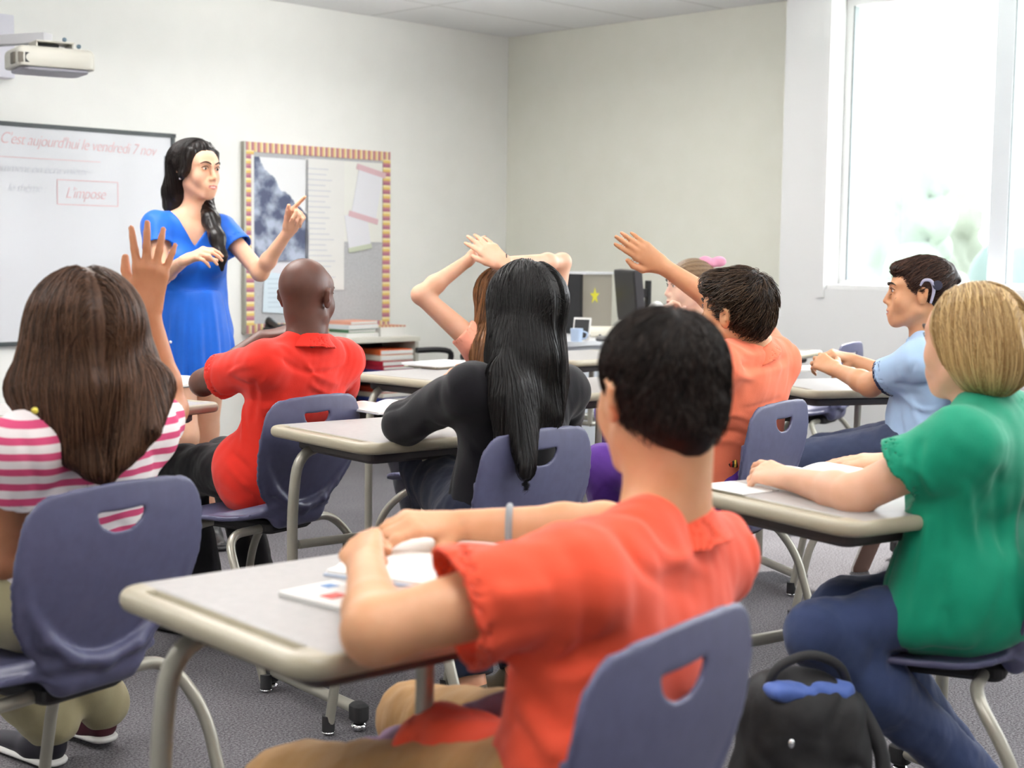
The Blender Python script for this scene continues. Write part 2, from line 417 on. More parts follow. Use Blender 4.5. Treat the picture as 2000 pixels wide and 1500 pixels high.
# ================================================================ THE ROOM
def rplace(o):
    o.location = (CX, CY, 0); o.rotation_euler = (0, 0, R_(45)); return o
def struct(name, mb, m, parent=None, **k):
    o = mb.build(name, m, parent, **k)
    if parent is None: rplace(o); o['kind'] = 'structure'
    return o
H = 2.675
struct('floor', MB().box((-4.75, -5.7, -.05), (9.9, 11.8, .1)), M['carpet'])
struct('ceiling', MB().box((-4.75, -5.7, H+.05), (9.9, 11.8, .1)), M['ceil'])
struct('wall_left', MB().box((-4.7, .075, H/2), (10, .15, H)), M['wall'])
struct('wall_right', MB().box((.075, -1.2, H/2), (.15, 2.72, H)), M['wall_r'])
struct('wall_back', MB().box((-4.75, -11.6, H/2), (9.9, .15, H)), M['wall'])
struct('wall_far_left', MB().box((-9.65, -5.7, H/2), (.15, 11.6, H)), M['wall'])
# window wall stands 25 cm proud of the beige wall
ww = MB(); z0, z1 = 1.03, 2.62
def wseg(va, vb, za, zb): ww.box((-.05, (va+vb)/2, (za+zb)/2), (.40, abs(vb-va), zb-za))
wseg(-2.457, -2.76, 0, H)
for va, vb in ((-2.76, -6.1), (-6.5, -9.6)):
    wseg(va, vb, 0, z0); wseg(va, vb, z1, H)
wseg(-6.1, -6.5, 0, H); wseg(-9.6, -11.5, 0, H)
struct('wall_window_side', ww, M['white_paint'])
for k, (va, vb, muls) in enumerate([(-2.76, -6.1, (-3.70, -4.9)), (-6.5, -9.6, (-7.5, -8.6))]):
    w = empty('window_%d' % (k+1)); rplace(w); w['kind'] = 'structure'
    f = MB(); u = -.08; t = .045
    f.box((u, (va+vb)/2, z0+t/2), (.07, abs(vb-va), t)); f.box((u, (va+vb)/2, z1-t/2), (.07, abs(vb-va), t))
    for v in (va-t/2, vb+t/2): f.box((u, v, (z0+z1)/2), (.07, t, z1-z0-2*t))
    f.build('window_frame', M['white_paint'], w, bevel=.004)
    g = MB()
    for v in (va-t-.004, ): g.box((u-.01, v, (z0+z1)/2), (.05, .008, z1-z0-2*t))
    for v in muls: g.box((u-.01, v-.052, (z0+z1)/2), (.05, .006, z1-z0-2*t))
    g.build('gasket', flat('gasket', '6d7578'), w)
    for v in muls: MB().box((u, v, (z0+z1)/2), (.08, .10, z1-z0-2*t)).build('mullion', flat('mullion_white', 'dcdfe4'), w, bevel=.004)
    MB().box((-.17, (va+vb)/2, z0+.012), (.14, abs(vb-va)-.01, .024)).build('window_sill', M['white_paint'], w, bevel=.004)
    edges = [va-t]+list(muls)+[vb+t]
    for a, b in zip(edges[:-1], edges[1:]):
        MB().box((u, (a+b)/2, (z0+z1)/2), (.006, abs(b-a)-.01, z1-z0-2*t)).build('pane', M['glass'], w)
struct('trim_window', MB().box((-.256, -2.735, (z0+z1)/2), (.012, .05, z1-z0+.1)), M['white_paint'])
bb = struct('baseboard_left', MB().box((-4.7, -.008, .05), (10, .016, .1)), M['black'], bevel=.003)
struct('baseboard_right', MB().box((-.008, -1.15, .05), (.016, 2.28, .1)), M['black'], bevel=.003)
struct('baseboard_window', MB().box((-.258, -7.2, .05), (.016, 9.5, .1)), M['black'], bevel=.003)

# ---------------- outside, seen faintly through the window
gm = mat('outside_ground', srgb('e6ebe0'), .9)
o = MB().box((13, -8, -.3), (25, 60, .1)).build('ground', gm); rplace(o); tag(o, kind='structure')
def tree(px, Y, h, seed, col, label):
    p0 = at(px, 500, Y)
    r = random.Random(seed); t = empty('tree', (p0[0], p0[1], -.25), 0, label, 'tree', 'trees beyond the window')
    S = SDF(); S.rc((0, 0, h*.25), (0, 0, h*.8), h*.16, h*.06, .2)
    for i in range(16):
        a = r.uniform(0, 6.28); z = r.uniform(.25, .85); q = .26*h*(1.05-z)
        S.el((q*math.cos(a), q*math.sin(a), z*h), (h*.09*r.uniform(.8, 1.3),)*2+(h*.1,), None, .1)
    S.noise(2.2, .12); S.obj('crown', flat('tree_crown_'+col, col, .9), t, .09)
    MB().tube([(0, 0, -.05), (.03, 0, h*.2), (0, .02, h*.5)], [.14, .1, .06]).build('trunk', flat('bark', '5a5248'), t, smooth=True)
tree(1778, 23., 3.5, 1, '5a655c', 'taller pale green tree outside the left window pane')
tree(1850, 26., 3.0, 2, '5e655a', 'smaller pale green tree right of the taller one outside')
hd = SDF()
for i in range(24): hd.el((.5*i, .15*math.sin(i*2.1), .35), (.45, .4, .42), None, .1)
hd.noise(3, .06)
hg = hd.obj('hedge', flat('hedge_green', '52615f', .9), None, .08)
hg.location = (7.75, 24, -.25); hg.scale = (1, 1, 2.3); tag(hg, 'low pale green hedge outside beyond the right window pane', 'hedge')

# ---------------- whiteboard
def rempty(name, label, cat, group=None):
    t = empty(name, (0, 0, 0), 0, label, cat, group); return rplace(t)
wb = rempty('whiteboard', 'large white dry-erase board with a dark frame and faint red handwriting', 'whiteboard')
MB().box((-4.0, -.012, 1.265), (2.65, .02, 1.15)).build('writing_surface', M['board'], wb)
for nm, c, s in (('frame_top', (-4., -.016, 1.835), (2.69, .032, .022)), ('frame_bottom', (-4., -.016, .695), (2.69, .032, .022)),
                 ('frame_side', (-2.672, -.016, 1.265), (.022, .032, 1.16)), ('frame_side', (-5.328, -.016, 1.265), (.022, .032, 1.16))):
    MB().box(c, s).build(nm, M['frame_dark'], wb, bevel=.002)
MB().box((-2.71, -.026, 1.60), (.03, .008, .24)).build('magnetic_strip', flat('strip', 'a7a9b4'), wb)
def writing(txt, u, z, size, m, parent, shear=.35, sx=1., v=-.0235, rot=0):
    c = bpy.data.curves.new('handwriting', 'FONT'); c.body = txt; c.size = size; c.shear = shear; c.extrude = .0004; c.space_character = .92; c.offset = -.0012
    o = bpy.data.objects.new('handwriting', c); COL.objects.link(o); c.materials.append(m); o.parent = parent
    o.location = (u, v, z); o.rotation_euler = (math.pi/2, rot, 0); o.scale = (sx, 1, 1); return o
red = flat('red_marker', 'ddb0b3', .5); gry = flat('grey_marker', 'c6c8d0', .5)
writing("C'est aujourd'hui le vendredi 7 nov", -3.70, 1.735, .085, red, wb, sx=.84, rot=R_(1.2))
writing("comment on écrit mieux", -3.75, 1.59, .062, gry, wb, sx=.95)
writing("le thème :", -3.66, 1.49, .062, gry, wb, sx=.95)
writing("L'impose", -3.335, 1.465, .085, red, wb, sx=.85)
ub = MB()
for c, s in (((-3.2, -.0235, 1.43), (.36, .001, .004)), ((-3.2, -.0235, 1.56), (.36, .001, .004)), ((-3.38, -.0235, 1.495), (.004, .001, .13)), ((-3.02, -.0235, 1.495), (.004, .001, .13)),
             ((-3.5, -.0235, 1.665), (.75, .001, .003))): ub.box(c, s)
ub.build('box_outline', red, wb)

# ---------------- bulletin board and what is pinned on it
bb = rempty('bulletin_board', 'square grey fabric bulletin board with a maroon and yellow striped border', 'bulletin board')
u0, u1, q0, q1 = -2.195, -1.075, .705, 1.835
MB().box(((u0+u1)/2, -.012, (q0+q1)/2), (u1-u0, .022, q1-q0)).build('fabric_panel', M['fabric_grey'], bb)
brd = ['8e4a63', 'b0606c', 'd9b54e', 'e6cf7a']
sh, sv = stripes('border_stripes_across', ['b57888', 'c98f8c', 'dfc68a', 'e8dcb8'], .042, 0), stripes('border_stripes_upright', ['b0708a', 'c58a8c', 'e2c777', 'efe2b0'], .056, 2)
bw = .058
MB().box(((u0+u1)/2, -.026, q1-bw/2), (u1-u0, .004, bw)).build('border_strip', sh, bb)
MB().box(((u0+u1)/2, -.026, q0+bw/2), (u1-u0, .004, bw)).build('border_strip', sh, bb)
MB().box((u0+bw/2+.012, -.0265, (q0+q1)/2), (bw, .005, q1-q0-.1)).build('border_strip', sv, bb)
MB().box((u1-bw/2, -.0265, (q0+q1)/2), (bw, .005, q1-q0-.1)).build('border_strip', sv, bb)
MB().box((u0+.004, -.018, (q0+q1)/2), (.012, .034, q1-q0)).build('edge_trim', M['tube'], bb)
def sheet(name, label, u, z, w, h, m, rot=0, v=-.030, cat='poster', grp=None):
    t = rempty(name, label, cat, grp); a = R_(rot); ax = [(math.cos(a), 0, math.sin(a)), (0, 1, 0), (-math.sin(a), 0, math.cos(a))]
    MB().box((u, v, z), (w, .0015, h), ax).build('paper_sheet', m, t); return t, ax
# picture poster: dark stormy shapes on a pale sheet
pm = mat('poster_picture', (.9, .9, .9), .5); n_, l_, b_ = nodes(pm)
tc_ = n_.new('ShaderNodeTexCoord'); sp_ = n_.new('ShaderNodeSeparateXYZ'); l_.new(tc_.outputs['Object'], sp_.inputs[0])
nz = n_.new('ShaderNodeTexNoise'); nz.inputs['Scale'].default_value = 9; nz.inputs['Detail'].default_value = 5; l_.new(tc_.outputs['Object'], nz.inputs['Vector'])
a1 = n_.new('ShaderNodeMath'); a1.operation = 'MULTIPLY_ADD'; a1.inputs[1].default_value = .16; l_.new(nz.outputs['Fac'], a1.inputs[0])
a2 = n_.new('ShaderNodeMath'); a2.operation = 'MULTIPLY_ADD'; a2.inputs[1].default_value = .95; a2.inputs[2].default_value = -.0  # slope of the silhouette
l_.new(sp_.outputs[0], a2.inputs[0]); l_.new(sp_.outputs[2], a2.inputs[2]); l_.new(a2.outputs[0], a1.inputs[2])
lt = n_.new('ShaderNodeMath'); lt.operation = 'LESS_THAN'; lt.inputs[1].default_value = -.29+.12; l_.new(a1.outputs[0], lt.inputs[0])
rp = n_.new('ShaderNodeValToRGB'); rp.color_ramp.elements[0].position = .42; rp.color_ramp.elements[0].color = (*srgb('4d5573'), 1)
rp.color_ramp.elements[1].position = .62; rp.color_ramp.elements[1].color = (*srgb('b3bdd0'), 1); l_.new(nz.outputs['Fac'], rp.inputs[0])
mx_ = n_.new('ShaderNodeMixRGB'); mx_.inputs[1].default_value = (*srgb('e9eaec'), 1); l_.new(lt.outputs[0], mx_.inputs[0]); l_.new(rp.outputs[0], mx_.inputs[2]); l_.new(mx_.outputs[0], b_.inputs['Base Color'])
t, _ = sheet('poster', 'large blue-grey picture poster at the left of the bulletin board', -1.935, 1.44, .42, .62, pm)
MB().box((-2.1365, -.031, 1.44), (.02, .0018, .64)).build('white_margin', M['paper'], t)
t, _ = sheet('poster', 'pale lower poster under the blue-grey picture', -1.93, 1.09, .40, .10, flat('pale_lilac', 'dddce2'), cat='poster')
t, _ = sheet('paper_list', 'tall white list sheet in the middle of the bulletin board', -1.60, 1.36, .30, .80, M['paper'], cat='paper')
lm = MB()
for i in range(22):
    w = .22*(.6+.4*random.random()); lm.box((-1.735+w/2, -.0312, 1.70-.033*i), (w, .0006, .006))
lm.build('text_lines', flat('faint_print', 'c9cad2'), t)
t, _ = sheet('backing_paper', 'pale cream backing paper at the upper right of the bulletin board', -1.295, 1.51, .31, .50, flat('cream', 'e6e6e0'), v=-.027, cat='paper')
t, ax = sheet('worksheet', 'white worksheet with two pink bars tilted at the upper right of the bulletin board', -1.265, 1.56, .20, .30, flat('sheet_white', 'e2e2e8'), -12, -.0305, 'paper')
for dz in (.15, -.15):
    MB().box(np.array((-1.265, -.032, 1.56))+dz*np.array(ax[2]), (.24, .001, .035), ax).build('pink_bar', flat('pink_bar', 'd9b6bd'), t)
t, ax = sheet('worksheet', 'white worksheet with a green bar below the pink-barred one', -1.34, 1.33, .18, .22, flat('sheet_white', 'e2e2e8'), 10, -.0300, 'paper')
MB().box(np.array((-1.34, -.0315, 1.33))-.11*np.array(ax[2]), (.19, .001, .03), ax).build('green_bar', flat('green_bar', 'c3cab5'), t)
t, _ = sheet('chart', 'pale blue chart sheet hanging at the lower left of the bulletin board', -1.965, .945, .19, .24, flat('pale_blue', 'd5e4ee'), -4, -.032, 'paper')
lm = MB()
for i in range(7): lm.box((-1.965, -.0332, 1.03-.028*i), (.13, .0006, .005))
lm.build('text_lines', flat('faint_blue_print', 'b9cad6'), t)

# ---------------- low bookcase under the bulletin board with books
bc = rempty('bookcase', 'low grey open bookcase below the bulletin board', 'bookcase')
D0 = .34; ul, ur, top = -2.15, -1.12, .675
MB().box(((ul+ur)/2, -D0/2-.03, top-.014), (ur-ul+.02, D0, .028)).build('top_panel', flat('shelf_top', 'd5d3c8'), bc, bevel=.003)
for u in (ul+.012, ur-.012, (ul+ur)/2): MB().box((u, -D0/2-.03, (top-.03)/2), (.024, D0-.01, top-.03)).build('side_panel', M['shelf'], bc, bevel=.002)
for z in (.24, .44, .05): MB().box(((ul+ur)/2, -D0/2-.03, z), (ur-ul-.05, D0-.02, .02)).build('shelf_board', M['shelf'], bc, bevel=.002)
MB().box(((ul+ur)/2, -.036, top/2), (ur-ul-.05, .01, top-.04)).build('back_panel', M['under'], bc)
cols = ['3c4da0', 'c5304a', 'b01f35', 'ece4d6', 'e06a3a', 'b8262e', '2f3f8f', 'd9d3c4', 'c8452d', '5b6fc0', '8e2136']
pos = ['blue', 'crimson', 'dark red', 'white', 'orange', 'red', 'navy', 'cream', 'rust', 'light blue', 'maroon']
k = 0
for shelf, z in (('top', .451), ('middle', .251)):
    zz = z
    for j in range(5 if shelf == 'top' else 4):
        th = random.choice((.022, .028, .034)); c = k % len(cols)
        ob = MB().box((0, 0, th/2), (.25, .24, th)); o = ob.build('book', flat('book_'+pos[c].replace(' ', '_'), cols[c], .5), None, bevel=.002)
        MB().box((.004, -.003, th/2), (.246, .2405, th*.66)).build('pages', M['paper'], o)
        p = room(-1.12-.17+random.uniform(-.01, .01), -.25, zz); o.location = p; o.rotation_euler = (0, 0, R_(45+random.uniform(-4, 4)))
        order = ['lowest', 'second', 'third', 'fourth', 'topmost'][j]
        tag(o, '%s book lying %s in the stack on the %s shelf of the bookcase' % (pos[c], order, shelf), 'book', 'books stacked on the %s shelf' % shelf); zz += th+.001; k += 1
def thing(name, label, cat, p, rz=0, group=None): return empty(name, tuple(p), rz, label, cat, group)
def on_case(u, v, z=top): return room(u, v, z)
ph = thing('telephone', 'black desk telephone on the left end of the bookcase', 'telephone', on_case(-2.02, -.22), R_(30))
MB().add([(-.11, -.1, 0), (.11, -.1, 0), (.11, .1, 0), (-.11, .1, 0), (-.11, -.1, .03), (.11, -.1, .03), (.11, .1, .09), (-.11, .1, .09)], [(0, 3, 2, 1), (4, 5, 6, 7), (0, 1, 5, 4), (1, 2, 6, 5), (2, 3, 7, 6), (3, 0, 4, 7)]).build('base', flat('charcoal', '3a3b3d'), ph, bevel=.008)
hs = SDF(); hs.rc((-.085, .09, .115), (-.085, -.085, .07), .017, .017, .01).el((-.085, .085, .10), (.026, .026, .022), None, .012).el((-.085, -.085, .056), (.026, .026, .022), None, .012)
hs.obj('handset', M['black'], ph, .004)
MB().box((.03, .02, .075), (.09, .06, .02)).build('keypad', flat('dark_keys', '54565a'), ph, bevel=.003)
ft = thing('file_tray', 'black letter tray on the bookcase behind the telephone', 'tray', on_case(-1.93, -.12), R_(45))
f = MB().box((0, 0, .006), (.26, .2, .006)); f.box((0, .1, .035), (.26, .006, .06)).box((-.13, 0, .035), (.006, .2, .06)).box((.13, 0, .035), (.006, .2, .06)); f.build('tray_shell', M['black'], ft, bevel=.002)
for i, (c, nm, th, s) in enumerate((('e9e7e1', 'white', .03, .25), ('5f8f6a', 'green', .02, .22), ('dfe6ea', 'pale blue', .028, .25), ('e6a78f', 'salmon pink', .022, .24))):
    o = MB().box((0, 0, th/2), (s, s*.8, th)).build('folder', flat('folder_'+nm.replace(' ', '_'), c), None, bevel=.003)
    MB().box((.003, -.003, th/2), (s-.002, s*.8-.001, th*.6)).build('pages', M['paper'], o)
    o.location = on_case(-1.52, -.2, top+sum((.03, .02, .028)[:i])+.001*i); o.rotation_euler = (0, 0, R_(45+3*i))
    tag(o, '%s folder %s in the stack on the bookcase' % (nm, ('lowest', 'second from the bottom', 'third from the bottom', 'topmost')[i]), 'folder', 'folders stacked on the bookcase')
bx = thing('supply_box', 'small box with colourful rims at the right end of the bookcase', 'box', on_case(-1.25, -.2), R_(45))
MB().box((0, 0, .03), (.2, .14, .06)).build('box_body', M['paper'], bx, bevel=.003)
MB().box((0, 0, .063), (.205, .145, .008)).build('rim', stripes('rim_stripes', ['c9626a', 'e9dcae', 'c08a6a'], .03, 0), bx)

# ---------------- wall projector
pj = thing('projector', 'pale grey short-throw projector on a wall arm above the whiteboard', 'projector', at(97, 122, 6.9), R_(32)); pj.scale = (.90, .90, .90)
S = SDF()
def rbx(P, c, h, r): q = np.abs(P-np.array(c))-(np.array(h)-r); return np.linalg.norm(np.maximum(q, 0), axis=-1)+np.minimum(q.max(-1), 0)-r
S.fn(lambda P: np.maximum(rbx(P, (0, 0, 0), (.195, .15, .062), .035), -(P[..., 2]+.04+.0)*.8-.25*0), (-.2, -.16, -.07), (.2, .16, .07))
S.ridge([(-.18, -.15, .0), (.18, -.15, .0)], .03, .006); S.obj('shell', M['proj'], pj, .006)
MB().rbox((.0, 0, -.048), (.34, .27, .02), .05).build('underside_plate', M['proj_under'], pj, bevel=.003)
MB().box((-.198, -.07, -.0), (.012, .07, .055)).box((-.165, -.135, 0), (.05, .03, .05)).build('vent_grille', flat('vent_dark', '625c52'), pj, bevel=.003)
MB().box((-.145, -.146, .0), (.03, .012, .05)).build('lens_window', M['black'], pj, bevel=.003)
MB().box((.01, 0, .095), (.19, .16, .008)).box((-.08, 0, .08), (.008, .14, .035)).box((.1, 0, .08), (.008, .14, .035)).build('mount_plate', M['chrome'] if 0 else M['proj'], pj, bevel=.002)
MB().box((-.02, .02, .075), (.12, .1, .025)).build('swivel_block', M['black'], pj)
for p in ((.06, -.06, .112), (.135, -.05, .085)): MB().sphere(p, .012, 12).build('knob', flat('steel_blue', '5d7280'), pj, smooth=True)
a0 = np.array(pj.location); e1 = room(-4.35, -.03, a0[2]+.1); cr, sr = math.cos(R_(32))/.9, math.sin(R_(32))/.9
def to_pj(p): d = np.array(p)-a0; return (d[0]*cr+d[1]*sr, -d[0]*sr+d[1]*cr, d[2]/.9)
A_, B_ = np.array((0, .02, .125)), np.array(to_pj(e1)); dx = nrm(B_-A_); MB().box((A_+B_)/2, (np.linalg.norm(B_-A_), .07, .05), [dx, nrm(np.cross((0, 0, 1), dx)), (0, 0, 1)]).build('wall_arm', flat('arm_grey', 'b9b9bd'), pj, bevel=.004)
wp = rempty('mounting_box', 'white wall box behind the projector arm above the whiteboard', 'box')
MB().box((-4.0, -.045, 2.22), (.72, .09, .32)).build('box_body', flat('lilac_white', 'd9d8e2'), wp, bevel=.008)

# ================================================================ STUDENT CHAIRS AND DESKS
def chair_shell():
    S = SDF(); T = .009
    def back(P):
        x, y, z = P[..., 0], P[..., 1], P[..., 2]; t = np.clip((z-.44)/.36, 0, 1)
        ys = -.185-.055*np.sin(t*2.2)*.9-.035*t+.42*x*x*(1-.25*t)+.02*np.maximum(0, .15-t)
        w = np.interp(t, [0, .08, .2, .35, .55, .75, 1], [.06, .11, .165, .20, .216, .210, .186])
        d2 = np.abs(x)-w; top = z-(.795-.35*x*x); n = 1.25
        out = np.maximum(d2, top); r = .045
        q = np.stack([d2+r, top+r], -1); out = np.where((q > 0).all(-1), np.linalg.norm(q, axis=-1)-r, out)
        sl = np.sqrt((x/.052)**2+((z-.725+.9*np.maximum(0, .016-(z-.725))*0)/.019)**2); slot = (np.maximum(np.abs(x)-.040, 0)**2+((z-.728)/1.)**2)**.5-.017
        slot = np.maximum((np.sqrt((x/.054)**2+((z-.742)/.036)**2)-1)*.03, z-.742-.06*np.abs(x))
        return np.maximum(np.maximum(np.abs(y-ys)-T/2, out), np.maximum(-slot, -(z-.44)))
    S.fn(back, (-.22, -.30, .43), (.22, -.10, .81))
    def seat(P):
        x, y, z = P[..., 0], P[..., 1], P[..., 2]
        zs = .438+.16*np.maximum(0, np.abs(x)-.04)**2*4*np.clip(.4-y, 0, 1)-.035*np.clip((y-.10)/.13, 0, 1)**2+.018*np.clip((-y-.08)/.1, 0, 1)**2
        o = (np.abs(x/.215)**3.2+np.abs((y-.015)/.215)**3.2)**(1/3.2)-1; return np.maximum(np.abs(z-zs)-T*.75, o*.2)
    S.fn(seat, (-.22, -.21, .39), (.22, .24, .49), k=.02)
    # the flared skirt that joins the back to the seat
    for sx in (-1, 1):
        S.chain([(0, -.215, .468), (sx*.07, -.218, .485), (sx*.13, -.218, .53), (sx*.178, -.222, .60), (sx*.2, -.232, .68)], [.013, .013, .012, .010, .006], .012)
        S.rc((sx*.10, -.19, .48), (sx*.165, -.05, .445), .02, .012, .03, flat=((0, 0, 1), 1.6))
    S.rc((-.07, -.185, .445), (.07, -.185, .445), .034, .034, .03, flat=((0, 1, 0), 1.4))
    return mesh_np('chair_shell', *S.mesh(.0045))
shell_mesh = chair_shell()
def chair_frame_rear(): # bow that crosses under the seat and drops to the floor behind it
    p = fillet([(-.255, -.30, .012), (-.262, -.20, .31), (-.225, -.13, .408), (.225, -.13, .408), (.262, -.20, .31), (.255, -.30, .012)], .09, 7)
    return MB().tube(p, .0125, 14, sub=1)
def chair_frame_front():
    p = fillet([(-.215, .235, .012), (-.215, .18, .30), (-.18, .06, .408), (.18, .06, .408), (.215, .18, .30), (.215, .235, .012)], .08, 7)
    return MB().tube(p, .0125, 14, sub=1)
def make_chair():
    t = empty('student_chair')
    link('seat_shell', shell_mesh, M['chair'], t)
    chair_frame_rear().build('rear_frame', M['tube'], t, smooth=True); chair_frame_front().build('front_frame', M['tube'], t, smooth=True)
    MB().rbox((0, -.04, .412), (.19, .26, .038), .02).build('seat_mount', M['rubber'], t, bevel=.002)
    for x, y in ((-.255, -.30), (.255, -.30), (-.215, .235), (.215, .235)):
        g = MB().cyl((x, y, .008), (x, y, .05), .016).build('glide_cap', M['rubber'], t, smooth=True)
        MB().sphere((x, y, .008), (.017, .017, .008), 12).build('glide_foot', M['chrome'], g, smooth=True)
    return t
def copy_tree(o, parent=None):
    c = o.copy(); COL.objects.link(c)
    if parent is not None: c.parent = parent
    for ch in list(o.children): copy_tree(ch, c)
    return c
chair0 = make_chair(); chair_used = [0]
def place_chair(x, y, rz, label, z=0):
    c = chair0 if not chair_used[0] else copy_tree(chair0); chair_used[0] = 1
    c.location = (x, y, z); c.rotation_euler = (0, 0, R_(rz)); tag(c, label, 'chair', 'blue-grey student chairs'); return c

DW, DD, DZ = .70, .50, .73
def desk_top():
    S = SDF()
    def f(P):
        x, y, z = P[..., 0], P[..., 1], P[..., 2]; hx, hy, hz = DW/2, DD/2, .015; r = .05
        q = np.stack([np.abs(x)-hx+r, np.abs(y)-hy+r], -1); d2 = np.linalg.norm(np.maximum(q, 0), axis=-1)+np.minimum(q.max(-1), 0)-r
        e = .013; w = np.stack([d2+e, np.abs(z-(DZ-hz))-hz+e], -1); d = np.linalg.norm(np.maximum(w, 0), axis=-1)+np.minimum(w.max(-1), 0)-e
        g = np.maximum(np.sqrt((np.abs(x)-(hx-.036))**2+(z-DZ+.004)**2)-.0092, np.abs(y)-hy+.06)
        return np.maximum(d, -g)
    S.fn(f, (-DW/2, -DD/2, DZ-.035), (DW/2, DD/2, DZ+.004))
    V, F = S.mesh(.0036); c = V[F].mean(1); e = (np.abs(c[:, 0]) < DW/2-.046) & (np.abs(c[:, 1]) < DD/2-.012) & (c[:, 2] > DZ-.005)
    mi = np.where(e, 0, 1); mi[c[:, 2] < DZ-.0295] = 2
    return mesh_np('desk_top', V, F, True, mi)
desk_mesh = desk_top(); [desk_mesh.materials.append(M[k]) for k in ('laminate', 'desk_edge', 'under')]
def make_desk():
    t = empty('student_desk')
    link('desktop', desk_mesh, None, t)
    MB().rbox((0, 0, DZ-.048), (DW-.12, DD-.14, .03), .02).build('under_tray', M['under'], t)
    for sx in (-1, 1):
        p = fillet([(sx*.12, .12, DZ-.05), (sx*.318, .12, DZ-.055), (sx*.338, .12, DZ-.2), (sx*.338, .12, .06)], .075, 7)
        MB().tube(p, .0145, 14, sub=1).build('leg', M['tube'], t, smooth=True)
        ft = MB().tube([(sx*.338, .22, .055), (sx*.338, -.19, .055)], .0155, 14, sub=1).build('foot_bar', M['tube'], t, smooth=True)
        for y in (.235, -.205):
            MB().rbox((sx*.338, y, .048), (.042, .05, .05), .015).build('end_cap', M['rubber'], ft, bevel=.003)
            MB().sphere((sx*.338, y, .012), (.021, .021, .012), 14).build('glide_foot', M['chrome'], ft, smooth=True)
        MB().tube([(sx*.08, -.13, DZ-.05), (sx*.085, -.13, .42)], .0125, 12, sub=1).build('inner_leg', M['tube'], t, smooth=True)
    MB().tube([(-.32, .12, .42), (.32, .12, .42)], .0125, 12, sub=1).build('stretcher', M['tube'], t, smooth=True)
    MB().tube([(-.085, -.13, .42), (.085, -.13, .42)], .0125, 12, sub=1).build('inner_bar', M['tube'], t, smooth=True)
    for sx in (-1, 1): MB().tube([(sx*.085, -.13, .42), (sx*.085, .12, .42)], .011, 12, sub=1).build('inner_bar', M['tube'], t, smooth=True)
    return t
desk0 = make_desk(); desk_used = [0]
def place_desk(B, rz, label, right=False):
    """B: the corner nearest the student's left hand (or right hand)"""
    c = desk0 if not desk_used[0] else copy_tree(desk0); desk_used[0] = 1
    a = R_(rz); ux = np.array((math.cos(a), math.sin(a))); uy = np.array((-math.sin(a), math.cos(a))); s = -1 if right else 1
    p = np.array(B[:2])+s*ux*DW/2+uy*DD/2
    c.location = (p[0], p[1], 0); c.rotation_euler = (0, 0, a); tag(c, label, 'desk', 'pale grey student desks'); return c
place_desk((-.235, 1.665), 41, 'pale grey desk nearest the camera in front of the coral-shirted boy')
place_desk((-.355, 3.60), 39, 'pale grey desk in front of the girl with long black hair')
place_desk((-.29, 5.40), 46, 'pale grey desk with notebooks in front of the girl with hands on her head')
place_desk((.605, 2.60), 33, 'pale grey desk in front of the blonde girl in green')
place_desk((1.05, 5.22), 18, 'pale grey desk in front of the boy in the light blue shirt')
place_desk(tuple(atz(440, 785, .73)[:2]), 60, 'pale grey desk under the elbow of the boy in red', right=True)
place_desk((.18, 4.95), 40, 'pale grey desk in front of the boy with his arm raised')
place_desk((.26, 6.55), 45, 'pale grey desk farther back in front of the girl with the pink bow')
place_desk(tuple(atz(1612, 684, .73)[:2]), 60, 'pale grey desk farthest right, beyond the empty chair', right=True)
def chair_from_back(px, z, Y, rz, label):
    """px: pixel of the centre of the back's upper edge at height z"""
    p = at(px[0], px[1], Y); a = R_(rz); f = np.array((-math.sin(a), math.cos(a)))
    q = p[:2]+f*.25; return place_chair(q[0], q[1], rz, label)
chair_from_back((228, 940), .79, 2.58, 57, 'blue-grey chair of the girl in the pink striped shirt, at the left edge')
chair_from_back((613, 770), .79, 4.2, 57, 'blue-grey chair of the boy in the red polo shirt')
chair_from_back((1052, 838), .79, 3.46, 50, 'blue-grey chair of the girl with long black hair')
chair_from_back((1318, 1200), .79, 1.63, 56, 'blue-grey chair of the coral-shirted boy nearest the camera')
chair_from_back((1524, 785), .79, 4.2, 56, 'blue-grey chair of the boy in orange with his arm raised')
chair_from_back((1662, 670), .79, 7.2, 60, 'empty blue-grey chair by the window wall')
chair_from_back((2068, 1100), .79, 2.82, 65, 'blue-grey chair of the blonde girl, cut by the right edge')
chair_from_back((1850, 760), .79, 4.9, 80, 'blue-grey chair of the boy in the light blue shirt')
chair_from_back((1010, 760), .79, 4.95, 50, 'blue-grey chair of the girl with hands on her head')
chair_from_back((1400, 700), .79, 6.1, 100, 'blue-grey chair of the girl with the pink bow')
# ================================================================ PEOPLE
SK = {'tan': skin('skin_tan', 'c98f6c', 'd3987a'), 'light': skin('skin_light', 'dcaa8b', 'e4b49a'), 'pale': skin('skin_pale', 'e6bda5', 'e8c3b0'),
      'dark': skin('skin_dark', '57352a', '653f33'), 'brown': skin('skin_brown', 'b87a55', 'c48663'), 'olive': skin('skin_olive', 'd0986f', 'd9a480')}
M['lip'] = mat('lips', srgb('bd7468'), .45); M['eyew'] = mat('eye_white', srgb('e8e4e0'), .25); M['iris'] = mat('iris', srgb('2c1a12'), .15)
M['brow'] = mat('brow_hair', srgb('2a1c16'), .7); M['teeth'] = mat('teeth', srgb('f1ece6'), .3); M['nail'] = mat('nail', srgb('e8bfae'), .3)
def frame(f, up=(0, 0, 1), tilt=0):
    """rows: right, forward, up"""
    f = nrm(f); r = nrm(np.cross(f, up)); u = np.cross(r, f)
    if tilt: c, s_ = math.cos(tilt), math.sin(tilt); r, u = r*c+u*s_, u*c-r*s_
    return np.array([r, f, u])
